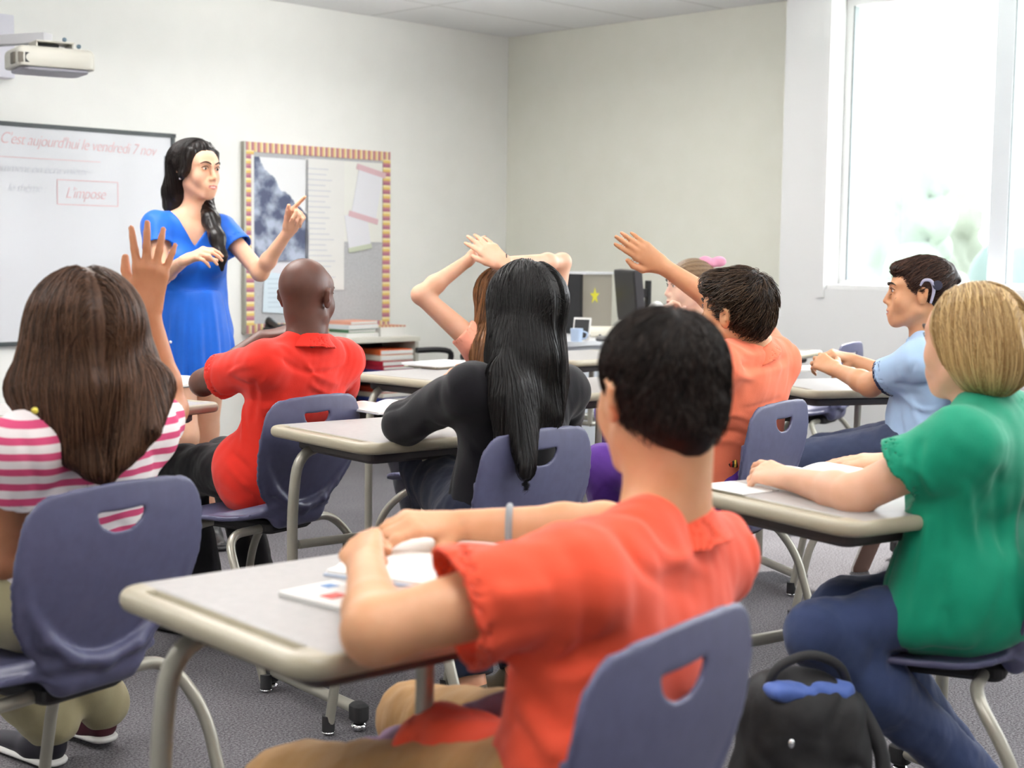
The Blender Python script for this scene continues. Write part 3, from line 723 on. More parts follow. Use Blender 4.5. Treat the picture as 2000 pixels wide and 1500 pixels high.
class Head:
    def __init__(s, c, f, up=(0, 0, 1), sc=1., tilt=0): s.c = np.array(c, float); s.R = frame(f, up, tilt); s.s = sc
    def p(s, x, y, z): return s.c+s.s*(x*s.R[0]+y*s.R[1]+z*s.R[2])
    def r(s, *a): return tuple(s.s*q for q in a)
def head_sdf(S, h, ears=True, jawr=1., face=True):
    p, r, R = h.p, h.r, h.R; q = h.s
    S.el(p(0, -.014, .034), r(.0745, .094, .084), R, .01)
    S.el(p(0, .03, -.03), r(.058*jawr, .058, .078), R, .03*q)
    S.el(p(0, .05, .038), r(.062, .036, .046), R, .02*q)
    for sx in (-1, 1):
        S.rc(p(sx*.052*jawr, .0, -.055), p(sx*.018, .065, -.095), .018*q, .015*q, .03*q)
        S.el(p(sx*.037, .059, -.026), r(.026, .025, .034), R, .022*q)
        if ears:
            S.el(p(sx*.078, -.008, -.004), r(.0085, .019, .032), R@np.eye(3), .008*q)
            S.rc(p(sx*.086, -.022, .015), p(sx*.088, -.020, -.01), .0055*q, .005*q, .006*q)
            S.rc(p(sx*.084, -.005, .026), p(sx*.087, -.022, .015), .005*q, .0055*q, .006*q)
            S.el(p(sx*.088, -.003, .002), r(.006, .009, .014), R, .004*q, sub=True)
    S.el(p(0, .076, -.094), r(.024, .019, .019), R, .02*q)
    if face:
        S.rc(p(0, .090, .014), p(0, .1075, -.024), .0070*q, .0098*q, .013*q)
        for sx in (-1, 1):
            S.el(p(sx*.0115, .0965, -.029), r(.0078, .010, .007), R, .007*q)
            S.rc(p(sx*.012, .088, .030), p(sx*.045, .076, .030), .0075*q, .006*q, .014*q)
            S.el(p(sx*.032, .094, .012), r(.019, .012, .011), R, .010*q, sub=True)
            S.el(p(sx*.032, .076, .012), r(.0165, .0130, .0118), R, .006*q)
        S.el(p(0, .086, -.062), r(.033, .0145, .023), R, .024*q)
        S.el(p(0, .0965, -.0565), r(.021, .009, .0052), R, .006*q); S.el(p(0, .096, -.0680), r(.019, .009, .0058), R, .006*q)
        S.el(p(0, .1035, -.0625), r(.019, .01, .0016), R, .003*q, sub=True)
def face_mat(h, base=0, lip=1):
    def f(C):
        L = ((C-h.c)@h.R.T)/h.s; mi = np.full(len(C), base)
        mi[(np.abs(L[:, 0]) < .0215) & (L[:, 1] > .088) & (np.abs(L[:, 2]+.0625) < .0098-.22*np.abs(L[:, 0])) ] = lip; return mi
    return f
def face_parts(h, par, brow='brow', lashes=True):
    q = h.s
    for sx in (-1, 1):
        e = MB().sphere(h.p(sx*.032, .0795, .0115), [.0125*q, .0108*q, .0062*q], 18, 0, h.R).build('eye', M['eyew'], par, smooth=True)
        MB().sphere(h.p(sx*.032, .0868, .0115), [.0058*q, .0045*q, .0056*q], 14, 0, h.R).build('iris', M['iris'], e, smooth=True)
        if lashes:
            MB().tube([h.p(sx*.017, .0875, .013), h.p(sx*.026, .0935, .0205), h.p(sx*.038, .091, .0215), h.p(sx*.049, .080, .014)], [.0006*q, .0014*q, .0016*q, .0008*q], 6, sub=4).build('lash_line', M['iris'], e, smooth=True)
        MB().tube([h.p(sx*.012, .0985, .031), h.p(sx*.026, .0975, .0375), h.p(sx*.040, .090, .0385), h.p(sx*.053, .078, .031)], [.0022*q, .0034*q, .0030*q, .001*q], 8, sub=4).build('eyebrow', M[brow], par, smooth=True)

def hand_sdf(S, w, d, n, thumb=1, sc=1., curl=(.2, .2, .25, .3), spread=.1, th=(.9, .5, .3), k=.008, bend1=None):
    """w wrist, d direction to the fingers, n back-of-hand normal, thumb=+1: thumb on the d x n side"""
    d = nrm(d); n = nrm(np.asarray(n, float)-np.dot(n, d)*d); x = np.cross(d, n)*thumb; w = np.array(w, float)
    def P(a, b, c): return w+sc*(a*x+b*d+c*n)
    kn = [(.027, .084, .002), (.009, .088, .004), (-.009, .085, .003), (-.026, .076, .0)]
    ln = [(.040, .025, .020), (.044, .028, .021), (.041, .026, .020), (.031, .020, .017)]
    rd = [(.0092, .0082, .0075, .0062), (.0094, .0084, .0076, .0064), (.0088, .0079, .0072, .006), (.0078, .007, .0064, .0055)]
    S.rc(P(0, -.01, 0), P(0, .02, 0), .023*sc, .0215*sc, .015*sc, flat=(n, 1.35))
    for i, (a, b, c) in enumerate(kn):
        S.rc(P(a*.55, .012, 0), P(a, b, c), .0145*sc, .0112*sc, .014*sc, flat=(n, 1.12))
    S.rc(P(.0, .02, -.006), P(-.006, .062, -.006), .021*sc, .02*sc, .012*sc, flat=(n, 1.6))
    for i in range(4):
        a, b, c = kn[i]; p = P(a, b, c); an = curl[i] if np.isscalar(curl[i]) else curl[i][0]
        sp = spread*(1.5-i)*.55; dd = d*math.cos(sp)+x*math.sin(sp); ang = 0
        for j in range(3):
            st = (curl[i]*(1., 1.25, .8)[j]) if np.isscalar(curl[i]) else curl[i][j]
            ang += st; v = dd*math.cos(ang)-n*math.sin(ang); q = p+sc*ln[i][j]*v
            S.rc(p, q, rd[i][j]*sc, rd[i][j+1]*sc, .0035 if j else k); p = q
    # thumb: leaves the side of the palm near its base
    o, f_, b = th; ang = o; b0 = P(.016, .012, -.006); b1 = b0+sc*.044*nrm(x*math.sin(ang)+d*math.cos(ang)-n*f_)
    a2 = ang-b*.8; b2 = b1+sc*.034*nrm(x*math.sin(a2)+d*math.cos(a2)-n*f_*1.2); a3 = a2-b*.6; b3 = b2+sc*.026*nrm(x*math.sin(a3)+d*math.cos(a3)-n*f_*1.3)
    S.rc(b0, b1, .0165*sc, .0125*sc, .014*sc); S.rc(b1, b2, .0118*sc, .0102*sc, .005*sc); S.rc(b2, b3, .0102*sc, .0080*sc, .004)
def arm_sdf(S, sh, el, wr, r=(.046, .038, .036, .040, .024), k=.02, fl=None):
    sh, el, wr = map(lambda v: np.array(v, float), (sh, el, wr))
    S.rc(sh, el, r[0], r[1], k); S.el(el, (r[2],)*3, None, .015)
    m = el+(wr-el)*.28; S.rc(el, m, r[2], r[3], k); S.rc(m, wr, r[3], r[4], k, fl)
def leg_sdf(S, h, kn, an, r=(.082, .06, .058, .056, .038), k=.03):
    h, kn, an = map(lambda v: np.array(v, float), (h, kn, an))
    S.rc(h, kn, r[0], r[1], k); m = kn+(an-kn)*.32; S.rc(kn, m, r[2], r[3], k); S.rc(m, an, r[3], r[4], k)
def torso_sdf(S, N, SL, SR, HP, f, inf=0., w=1., k=.05, hipw=.16, rs=.052, chest=.105, waist=.098, hip=.115):
    """neck base, shoulder joints, pelvis centre, facing; flattened along the facing"""
    N, SL, SR, HP, f = [np.array(v, float) for v in (N, SL, SR, HP, nrm(f))]
    C = (SL+SR)/2; x = nrm(SR-SL); sw = np.linalg.norm(SR-SL)/2; up = nrm(C-HP); L = np.linalg.norm(C-HP)
    fl = (f, 1.3)
    a = C-up*.10*w
    for s_ in (-1, 1):
        S.rc(a+x*s_*(sw*.42), HP+up*L*.42+x*s_*.045, chest*w+inf, waist*w+inf, k, fl)
        S.rc(HP+up*L*.42+x*s_*.045, HP+x*s_*hipw*.38, waist*w+inf, hip*w+inf, k, fl)
        S.rc(C+x*s_*sw*.30-up*.02, C+x*s_*sw*.92-up*.012, .062*w+inf, rs*w+inf, .04)
        S.rc(N-up*.005+x*s_*.02, C+x*s_*sw*.8, .038*w+inf*.6, rs*.86*w+inf, .045)
    S.rc(C-up*.04, C-up*.16, .10*w+inf, .10*w+inf, k, fl)
def shoe(par, heel, d, mats, sc=1., name='shoe', up=(0, 0, 1), sole=True):
    """heel point on the floor, direction to the toe"""
    d = nrm(d); u = nrm(np.asarray(up, float)-np.dot(up, d)*d); x = np.cross(d, u); P = lambda a, b, c: np.array(heel)+sc*(a*x+b*d+c*u)
    S = SDF(); S.rc(P(0, .0, .045), P(0, .05, .04), .036*sc, .036*sc, .02).rc(P(0, .05, .035), P(0, .19, .022), .036*sc, .030*sc, .03, ((u), 1.25)).rc(P(0, -.005, .08), P(0, .03, .07), .034*sc, .036*sc, .02)
    S.cut(P(0, 0, .012), -u); o = S.obj(name, mats[0], par, .005)
    if sole:
        B = SDF(); B.rc(P(0, 0, .014), P(0, .19, .014), .039*sc, .040*sc, .01, (u, 3.0)); B.obj('sole', mats[1], o, .005)
    return o
# ---- hair
def strands(name, S, starts, flow, m, par, step=.012, n=24, r=.0009, off=.002, tint=(0, 1), jitter=.25, lift=None):
    """hair strands that follow the surface of S; flow(P, i) gives the wanted direction"""
    P = np.array(starts, float); N = len(P); path = [P.copy()]; J = rng.normal(size=(N, 3))*jitter; offs = off*(rng.random(N)*1.6+.1)
    for i in range(n):
        g = S.grad(P); f = flow(P, i)+J*.25; d = f-g*(f*g).sum(1)[:, None]*.9; d /= np.linalg.norm(d, axis=1)[:, None]+1e-9
        P = P+d*step; v = S.ev(P); v = np.clip(v, -.02, .05); g = S.grad(P)
        o = offs+(lift*i/n if lift else 0); corr = np.where(v < .1, v-o, 0); corr = np.where((corr > .012), .002, corr); P = P-g*corr[:, None]; path.append(P.copy())
    Q = np.stack(path, 1); ln = rng.uniform(.72, 1, N)
    T = np.gradient(Q, axis=1); T /= np.linalg.norm(T, axis=2)[..., None]+1e-9
    ref = np.array((.3, .2, 1.)); u = np.cross(T, ref); u /= np.linalg.norm(u, axis=2)[..., None]+1e-9; w = np.cross(T, u)
    K = Q.shape[1]; rr = r*(rng.uniform(.6, 1.3, N))[:, None]*np.interp(np.linspace(0, 1, K), [0, .1, .8, 1], [.6, 1, .9, .15])[None]
    V = np.stack([Q+rr[..., None]*(math.cos(a)*u+math.sin(a)*w) for a in (0, 2.094, 4.189)], 2)  # N,K,3,3
    base = (np.arange(N)*K*3)[:, None, None]; ks = (np.arange(K-1)*3)[None, :, None]; j = np.arange(3)[None, None, :]; j2 = (j+1) % 3
    F = np.stack([base+ks+j, base+ks+j2, base+ks+3+j2, base+ks+3+j], -1).reshape(-1, 4)
    me = mesh_np(name, V.reshape(-1, 3), F); tt = np.repeat(rng.uniform(tint[0], tint[1], N), K*3).astype(np.float32)
    at_ = me.attributes.new('tint', 'FLOAT', 'POINT')
    if len(me.vertices) == len(tt): at_.data.foreach_set('value', tt)
    return link(name, me, m, par)
def streak(o, axis_p, freq=30, amp=.004, ax=(0, 0, 1), lo=0., hi=.6, c=None):
    """grooves running along the hair, plus a strand tint per groove"""
    me = o.data; n = len(me.vertices); V = np.empty(n*3, np.float32); me.vertices.foreach_get('co', V); V = V.reshape(-1, 3).astype(float)
    Nn = np.empty(n*3, np.float32); me.vertices.foreach_get('normal', Nn); Nn = Nn.reshape(-1, 3)
    q = V-np.array(axis_p); a = nrm(ax); e1 = nrm(np.cross(a, (.1, 1, 0))); e2 = np.cross(a, e1); th = np.arctan2(q@e2, q@e1)
    rad = np.sqrt((q@e1)**2+(q@e2)**2); h = q@a
    ph = th*freq+.8*np.sin(h*9)+.6*np.sin(h*23+th*3)
    s_ = (np.sin(ph)+.7*np.sin(ph*2.13+1)+.5*np.sin(ph*4.7+2)+.3*np.sin(ph*9.1))/2.5; fade = np.clip(rad/.05, 0, 1)
    V += Nn*(amp*s_*fade)[:, None]; me.vertices.foreach_set('co', V.astype(np.float32).ravel()); me.update()
    t = np.clip(lo+(hi-lo)*(.5+.5*s_), 0, 1).astype(np.float32); at_ = me.attributes.new('tint', 'FLOAT', 'POINT'); at_.data.foreach_set('value', t); return o
def scalp(h, n, zmin=.0, back=-9, fr=9, rx=.08, ry=.098, rz=.088, cy=-.018, cz=.038):
    out = []
    while len(out) < n:
        v = rng.normal(size=3); v /= np.linalg.norm(v); p = (v[0]*rx, cy+v[1]*ry, cz+v[2]*rz)
        if p[2] > zmin and back < p[1] < fr: out.append(h.p(*p))
    return np.array(out)
def person(label): return empty('person', (0, 0, 0), 0, label, 'person')
def collar(par, c, up, f, m, r=.062, h=.035, flare=1.15, name='collar'):
    """turned-down polo collar: a flared shell around the neck, notched at the front"""
    up = nrm(up); f = nrm(f-np.dot(f, up)*up); x = np.cross(f, up); c = np.array(c, float)
    def g(P):
        q = P-c; a = q@x; b = q@f; z = q@up; rr = np.sqrt((a/1.04)**2+(b/1.0)**2); th = np.arctan2(a, b); fr = np.clip(np.cos(th), 0, 1)
        top = h*.62-.014*fr; bot = -h*.62-.012*fr; t = np.clip((top-z)/(top-bot), 0, 1); rc_ = r*(.93+.42*t**1.6); d = np.abs(rr-rc_)-.0042
        d = np.maximum(d, np.maximum(z-top, bot-z)); return np.maximum(d, .010+.25*np.maximum(0, (top-z))-np.abs(a)-10*(b < 0))
    S = SDF(); S.fn(g, c-.11, c+.11); return S.obj(name, m, par, .0045)
def sleeve(S, sh, el, t, r0, r1, k=.03, hollow=.03, th=.0070, flat=None):
    """short sleeve from the shoulder to fraction t of the upper arm, with a real opening"""
    sh = np.array(sh, float); el = np.array(el, float); e = sh+(el-sh)*t; d = nrm(el-sh)
    S.rc(sh, e, r0, r1, k, flat=flat, cap=0.)
    a_, b_ = e-d*hollow, e+d*.03; S.late.append(('rc', (a_, b_, r1-th, r1-th, None, 0., 0.), np.minimum(a_, b_)-r1, np.maximum(a_, b_)+r1))
FD = nrm(V3(-.79, .61, 0))        # where most pupils face
# ================= the boy nearest the camera
def near_boy():
    P = person('boy in a coral polo shirt with cropped black hair, nearest the camera')
    Y = 1.95; h = Head(at(1285, 775, Y+.0), (-.42, .9, -.06), sc=.93); N = at(1300, 990, 1.93)
    SL = at(1105, 1130, 1.70); SR = at(1400, 1085, 2.10); HP = V3(.115, 1.78, .55); 
    EL = at(735, 1232, 1.63); WL = at(716, 1110, 1.93); WR = at(900, 1025, 2.26); ER = at(1180, 1030, 2.25)
    B = SDF(); torso_sdf(B, N, SL, SR, HP, FD, w=.86); head_sdf(B, h, face=True)
    B.rc(h.p(0, -.03, -.06), N, .053, .056, .03); B.rc(h.p(0, -.045, -.03), N+V3(0, -.01, -.01), .048, .052, .02)
    arm_sdf(B, SL, EL, WL, (.044, .037, .033, .034, .025)); arm_sdf(B, SR, ER, WR, (.044, .037, .033, .034, .0235))
    hand_sdf(B, WL+V3(-.001, .012, .004), at(700, 1060, 2.03)-WL, V3(-.5, -.55, .6), thumb=-1, sc=.92, curl=(1.25, 1.3, 1.35, 1.4), spread=.02, th=(.7, .55, .9))
    hand_sdf(B, WR+V3(-.012, 0, 0), at(772, 1030, 2.19)-WR+V3(0, 0, .006), V3(.1, -.35, .9), thumb=-1, sc=.95, curl=((.35, .5, .3), (.4, .55, .35), (.45, .6, .4), (.5, .6, .4)), spread=.10, th=(.75, .55, .25))
    KL = at(560, 1545, 2.12); KR = at(800, 1400, 2.55); hl, hr = HP+V3(-.05, -.06, -.01), HP+V3(.05, .08, -.01)
    AL = np.array((KL[0]-.0, KL[1]+.1, .08)); AR = np.array((KR[0]+.02, KR[1]+.08, .08))
    leg_sdf(B, hl, KL, AL, (.07, .05, .048, .05, .034)); leg_sdf(B, hr, KR, AR, (.07, .05, .048, .05, .034))
    B.obj('body', [SK['olive'], M['lip']], P, .0045, face_mat(h)); face_parts(h, P)
    # shirt
    S = SDF(); torso_sdf(S, N+V3(0, 0, -.01), SL, SR, HP+V3(0, 0, .03), FD, inf=.014, w=.88)
    c1, c2 = at(1000, 1330, 1.75), at(1100, 1500, 1.7)
    sleeve(S, SL+V3(-.0, 0, -.005), EL, .60, .060, .072, .04)
    sleeve(S, SR, ER, .55, .056, .062, .04)
    S.rc(HP+V3(-.05, -.02, -.03), HP+V3(-.20, .15, -.02), .09, .07, .05); S.rc(HP+V3(.06, .06, -.03), HP+V3(-.05, .20, -.02), .085, .07, .05)
    S.rc(at(1085, 1330, 1.72), at(1080, 1480, 1.76), .05, .06, .04)
    S.folds([([(860, 1185), (960, 1165), (1080, 1150)], .012, .008), ([(880, 1225), (980, 1235), (1110, 1215)], .011, -.008), ([(915, 1285), (1010, 1290), (1140, 1240)], .012, .008), ([(940, 1310), (1060, 1320), (1200, 1240)], .010, -.006),
             ([(1230, 1010), (1290, 1080), (1400, 1120)], .010, .007), ([(1200, 1030), (1260, 1120), (1390, 1170)], .010, -.006), ([(1390, 1010), (1350, 1080), (1290, 1110)], .010, .005),
             ([(1120, 1060), (1150, 1150), (1140, 1280)], .012, -.008), ([(1010, 1370), (1050, 1430), (1090, 1490)], .010, .008), ([(1030, 1340), (1080, 1400), (1120, 1440)], .009, -.007), ([(1060, 1310), (1120, 1330), (1180, 1300)], .009, .006),
             ([(900, 1200), (940, 1260), (930, 1310)], .009, -.006), ([(1420, 1100), (1440, 1200), (1440, 1280)], .010, -.006)])
    S.crease(2.6, .004, (1, 1, .6), 2)
    S.noise(4.5, .0045, (1, 1, .7), 2); S.noise(11, .0012, (1, 1, .6), 5)
    coral = cloth('coral_polo_cloth', 'ea5539', var=.04)
    S.obj('polo_shirt', coral, P, .005)
    collar(P, N+V3(.0, 0, -.022), nrm(h.p(0, -.03, -.06)-N)+V3(-.1, .1, 1), V3(-.6, .7, 0), coral, .064, .036, 1.18)
    # hair: dense crop with a faded nape
    H_ = SDF(); H_.el(h.p(0, -.018, .042), h.r(.083, .102, .083), h.R, .01); H_.el(h.p(0, -.05, -.02), h.r(.060, .058, .060), h.R, .03)
    H_.el(h.p(0, -.035, .0), h.r(.075, .066, .056), h.R, .02)
    H_.rc(h.p(0, -.064, -.045), h.p(0, -.056, -.085), .036, .020, .04)
    hm = hairmat('cropped_black_hair', '120d0b', '3a2d26', .6); ho = SDF(); ho.ops = H_.ops[:]; ho.noise(16, .0014); o = ho.obj('hair', hm, P, .004)
    st = scalp(h, 5200, -.085, -9, .07, .084, .1, .09); st = st[(H_.ev(st) > -.03)]
    crown = h.p(.0, -.05, .12); up = h.R[2]
    def flow(Q, i): d = Q-crown; d = d-(d@up)[:, None]*up*.6; return d/(np.linalg.norm(d, axis=1)[:, None]+1e-9)-up*.4+h.R[1]*.2
    strands('hair_strands', H_, st, flow, hm, o, .006, 4, .0008, .0035, (0, .7), .9)
    # khaki shorts
    kh = cloth('khaki_cloth', 'b98e5a'); T = SDF(); T.rc(hl, KL, .088, .070, .05); T.rc(hr, KR, .085, .062, .05); T.rc(hl, hr, .10, .10, .05); T.noise(6, .004); T.noise(22, .0015)
    T.obj('khaki_shorts', kh, P, .006)
    U = SDF(); U.rc(at(760, 1445, 2.12), at(1000, 1372, 2.02), .016, .02, .02); U.rc(at(700, 1465, 2.1), at(900, 1420, 2.05), .014, .018, .02); U.noise(14, .003)
    U.obj('undershirt_hem', flat('lilac_cloth', 'a88aa6', .9), P, .005)
    band = MB().tube([WR+.030*(math.cos(a)*nrm(np.cross(nrm(ER-WR), ZZ))+math.sin(a)*ZZ)+nrm(ER-WR)*.075 for a in np.linspace(0, 2*math.pi, 14, endpoint=False)], .0055, 8, sub=3, closed=True)
    band.build('wristband', flat('grey_rubber', '8f9497', .6), P, smooth=True)
    shoe(P, AL-V3(0, 0, .08), FD, [M['black'], M['paper']]); shoe(P, AR-V3(0, 0, .08), FD, [M['black'], M['paper']])
near_boy()

# ================= girl in the pink striped shirt with her hand up
def striped_girl():
    P = person('girl with long brown hair in a pink striped shirt, raising her hand')
    Y = 2.70; h = Head(at(165, 660, Y), (-.45, .9, 0), sc=.96); N = at(172, 800, 2.72)
    SL = at(40, 872, 2.58); SR = at(292, 842, 2.92); HP = V3(-.86, 2.80, .55); EL = at(8, 1090, 2.66); WL = at(-70, 1050, 2.9)
    ER = at(332, 800, 3.14); WR = at(288, 608, 3.10)
    B = SDF(); torso_sdf(B, N, SL, SR, HP, FD, w=.84); head_sdf(B, h)
    B.rc(h.p(0, -.03, -.06), N, .048, .05, .03); arm_sdf(B, SL, EL, WL, (.042, .036, .032, .033, .022)); arm_sdf(B, SR, ER, WR, (.042, .034, .033, .034, .024))
    d = at(296, 520, 3.10)-WR
    hand_sdf(B, WR, d, V3(.12, -1, 0), thumb=-1, sc=1.02, curl=(.06, .04, .06, .1), spread=.30, th=(.62, .1, .35))
    KL = HP+FD*.40+V3(-.06, -.05, .0); KR = HP+FD*.40+V3(.06, .07, .0); AL = V3(*(KL[:2]-FD[:2]*.02+V3(.02, -.0, 0)[:2]), .08); AR = V3(*(KR[:2]-FD[:2]*.25)[:2], .08)
    hl, hr = HP-V3(.05, .06, 0), HP+V3(.05, .06, 0); AL = V3(-1.06, 3.36, .09); AR = V3(-.98, 3.50, .09)
    leg_sdf(B, hl, KL, AL); leg_sdf(B, hr, KR, AR)
    B.obj('body', [SK['brown'], M['lip']], P, .0045, face_mat(h)); face_parts(h, P)
    for i, (x, y) in enumerate(()): pass
    S = SDF(); torso_sdf(S, N+V3(0, 0, -.02), SL, SR, HP+V3(0, 0, .03), FD, inf=.012, w=.86); sleeve(S, SL, EL, .42, .054, .056, .04); sleeve(S, SR, ER, .45, .055, .056, .04)
    S.rc(HP+V3(0, 0, -.0), HP+V3(0, 0, .06), .118, .118, .05, (FD, 1.2)); S.noise(5, .003, None, 1); S.crease(3, .004, (1, 1, .7), 3); S.folds([([(30, 830), (60, 900), (70, 960)], .009, -.005), ([(290, 870), (310, 900), (330, 880)], .009, -.005)])
    sm = mat('pink_striped_knit', (.8, .3, .4), .85, spec=.2); n, l, b = nodes(sm)
    tc = n.new('ShaderNodeTexCoord'); sp = n.new('ShaderNodeSeparateXYZ'); l.new(tc.outputs['Object'], sp.inputs[0]); nz = n.new('ShaderNodeTexNoise'); nz.inputs['Scale'].default_value = 5; l.new(tc.outputs['Object'], nz.inputs['Vector'])
    ad = n.new('ShaderNodeMath'); ad.operation = 'MULTIPLY_ADD'; ad.inputs[1].default_value = .02; l.new(nz.outputs['Fac'], ad.inputs[0]); l.new(sp.outputs[2], ad.inputs[2])
    mu = n.new('ShaderNodeMath'); mu.operation = 'MULTIPLY'; mu.inputs[1].default_value = 1/.0285; l.new(ad.outputs[0], mu.inputs[0]); fr = n.new('ShaderNodeMath'); fr.operation = 'FRACT'; l.new(mu.outputs[0], fr.inputs[0])
    r = n.new('ShaderNodeValToRGB'); r.color_ramp.elements[0].position = .50; r.color_ramp.elements[0].color = (*srgb('eee6e6'), 1); r.color_ramp.elements[1].position = .56; r.color_ramp.elements[1].color = (*srgb('d2507a'), 1)
    l.new(fr.outputs[0], r.inputs[0]); l.new(r.outputs[0], b.inputs['Base Color'])
    S.obj('striped_shirt', sm, P, .005)
    T = SDF(); T.rc(hl, KL, .088, .072, .05); T.rc(hr, KR, .088, .072, .05); T.rc(hl, hr, .098, .098, .05); T.rc(KL, AL+V3(0, 0, .02), .072, .066, .04); T.rc(KR, AR+V3(0, 0, .02), .072, .066, .04)
    T.noise(6, .004); T.obj('beige_trousers', cloth('beige_trouser_cloth', 'a39a78'), P, .006)
    dk = flat('maroon_suede', '4d1a26', .7)
    shoe(P, AL-V3(0, 0, .09), FD, [flat('dark_navy_shoe', '1c1a26', .6), M['paper']]); shoe(P, AR-V3(0, 0, .08), FD, [dk, M['paper']])
    # hair
    H_ = SDF(); H_.el(h.p(0, -.018, .035), h.r(.098, .112, .098), h.R, .01)
    a, b_, c = at(168, 660, Y), at(175, 760, Y-.01), at(190, 850, Y-.04)
    ax = nrm(V3(.85, .5, 0)); fl = (FD, 1.25)
    H_.rc(a+V3(-.0, 0, 0), at(172, 740, Y-.0), .098, .128, .04); H_.rc(at(172, 740, Y), at(185, 800, Y-.02), .128, .112, .04, (FD, 1.35))
    for x0, x1, y1, r0, r1 in ((66, 96, 832, .046, .014), (105, 140, 892, .056, .014), (180, 178, 915, .06, .016), (240, 240, 895, .06, .014), (288, 296, 842, .046, .012), (150, 208, 925, .05, .014), (90, 120, 865, .05, .012), (265, 268, 872, .05, .012)):
        H_.rc(at(x0, 760, Y-.02), at(x1, y1, Y-.10), r0, r1, .02)
    hm = hairmat('long_brown_hair', '2a1a12', '70503c', .48); G = SDF(); G.ops = H_.ops[:]; o = G.obj('hair', hm, P, .004); streak(o, h.p(0, -.03, 0), 26, .0035, lo=0, hi=.7)
    st = scalp(h, 3000, .01, -9, .05, .09, .105, .098, -.018, .035); part = h.p(0, -.02, .13); up = h.R[2]; xr = h.R[0]
    def flow(Q, i): s_ = ((Q-part)@xr)[:, None]; return (-ZZ*min(1, .35+.25*i)+np.sign(s_)*xr*max(0, .9-.28*i)-h.R[1]*max(0, .5-.12*i))
    strands('hair_strands', H_, st, flow, hm, o, .0145, 26, .0010, .004, (0, 1), .35)
    MB().sphere(at(68, 802, 2.45), .006, 10).build('earring', flat('yellow_bead', 'd8c84a', .3), P, smooth=True)
striped_girl()
def simple_legs(B, HP, KL, KR, AL, AR, lat, w=.06, r=(.078, .056, .054, .053, .036)):
    hl, hr = HP-lat*w, HP+lat*w; leg_sdf(B, hl, KL, AL, r); leg_sdf(B, hr, KR, AR, r); return hl, hr
def trousers(P, name, m, hl, hr, KL, KR, AL, AR, r=(.095, .072, .068, .055), noise=.004, vox=.006):
    T = SDF(); T.rc(hl, KL, r[0], r[1], .05); T.rc(hr, KR, r[0], r[1], .05); T.rc(hl, hr, r[0]+.015, r[0]+.015, .05)
    T.rc(KL, AL+V3(0, 0, .02), r[2], r[3], .04, cap=0.); T.rc(KR, AR+V3(0, 0, .02), r[2], r[3], .04, cap=0.); T.noise(6, noise); T.noise(20, .0012)
    return T.obj(name, m, P, vox)
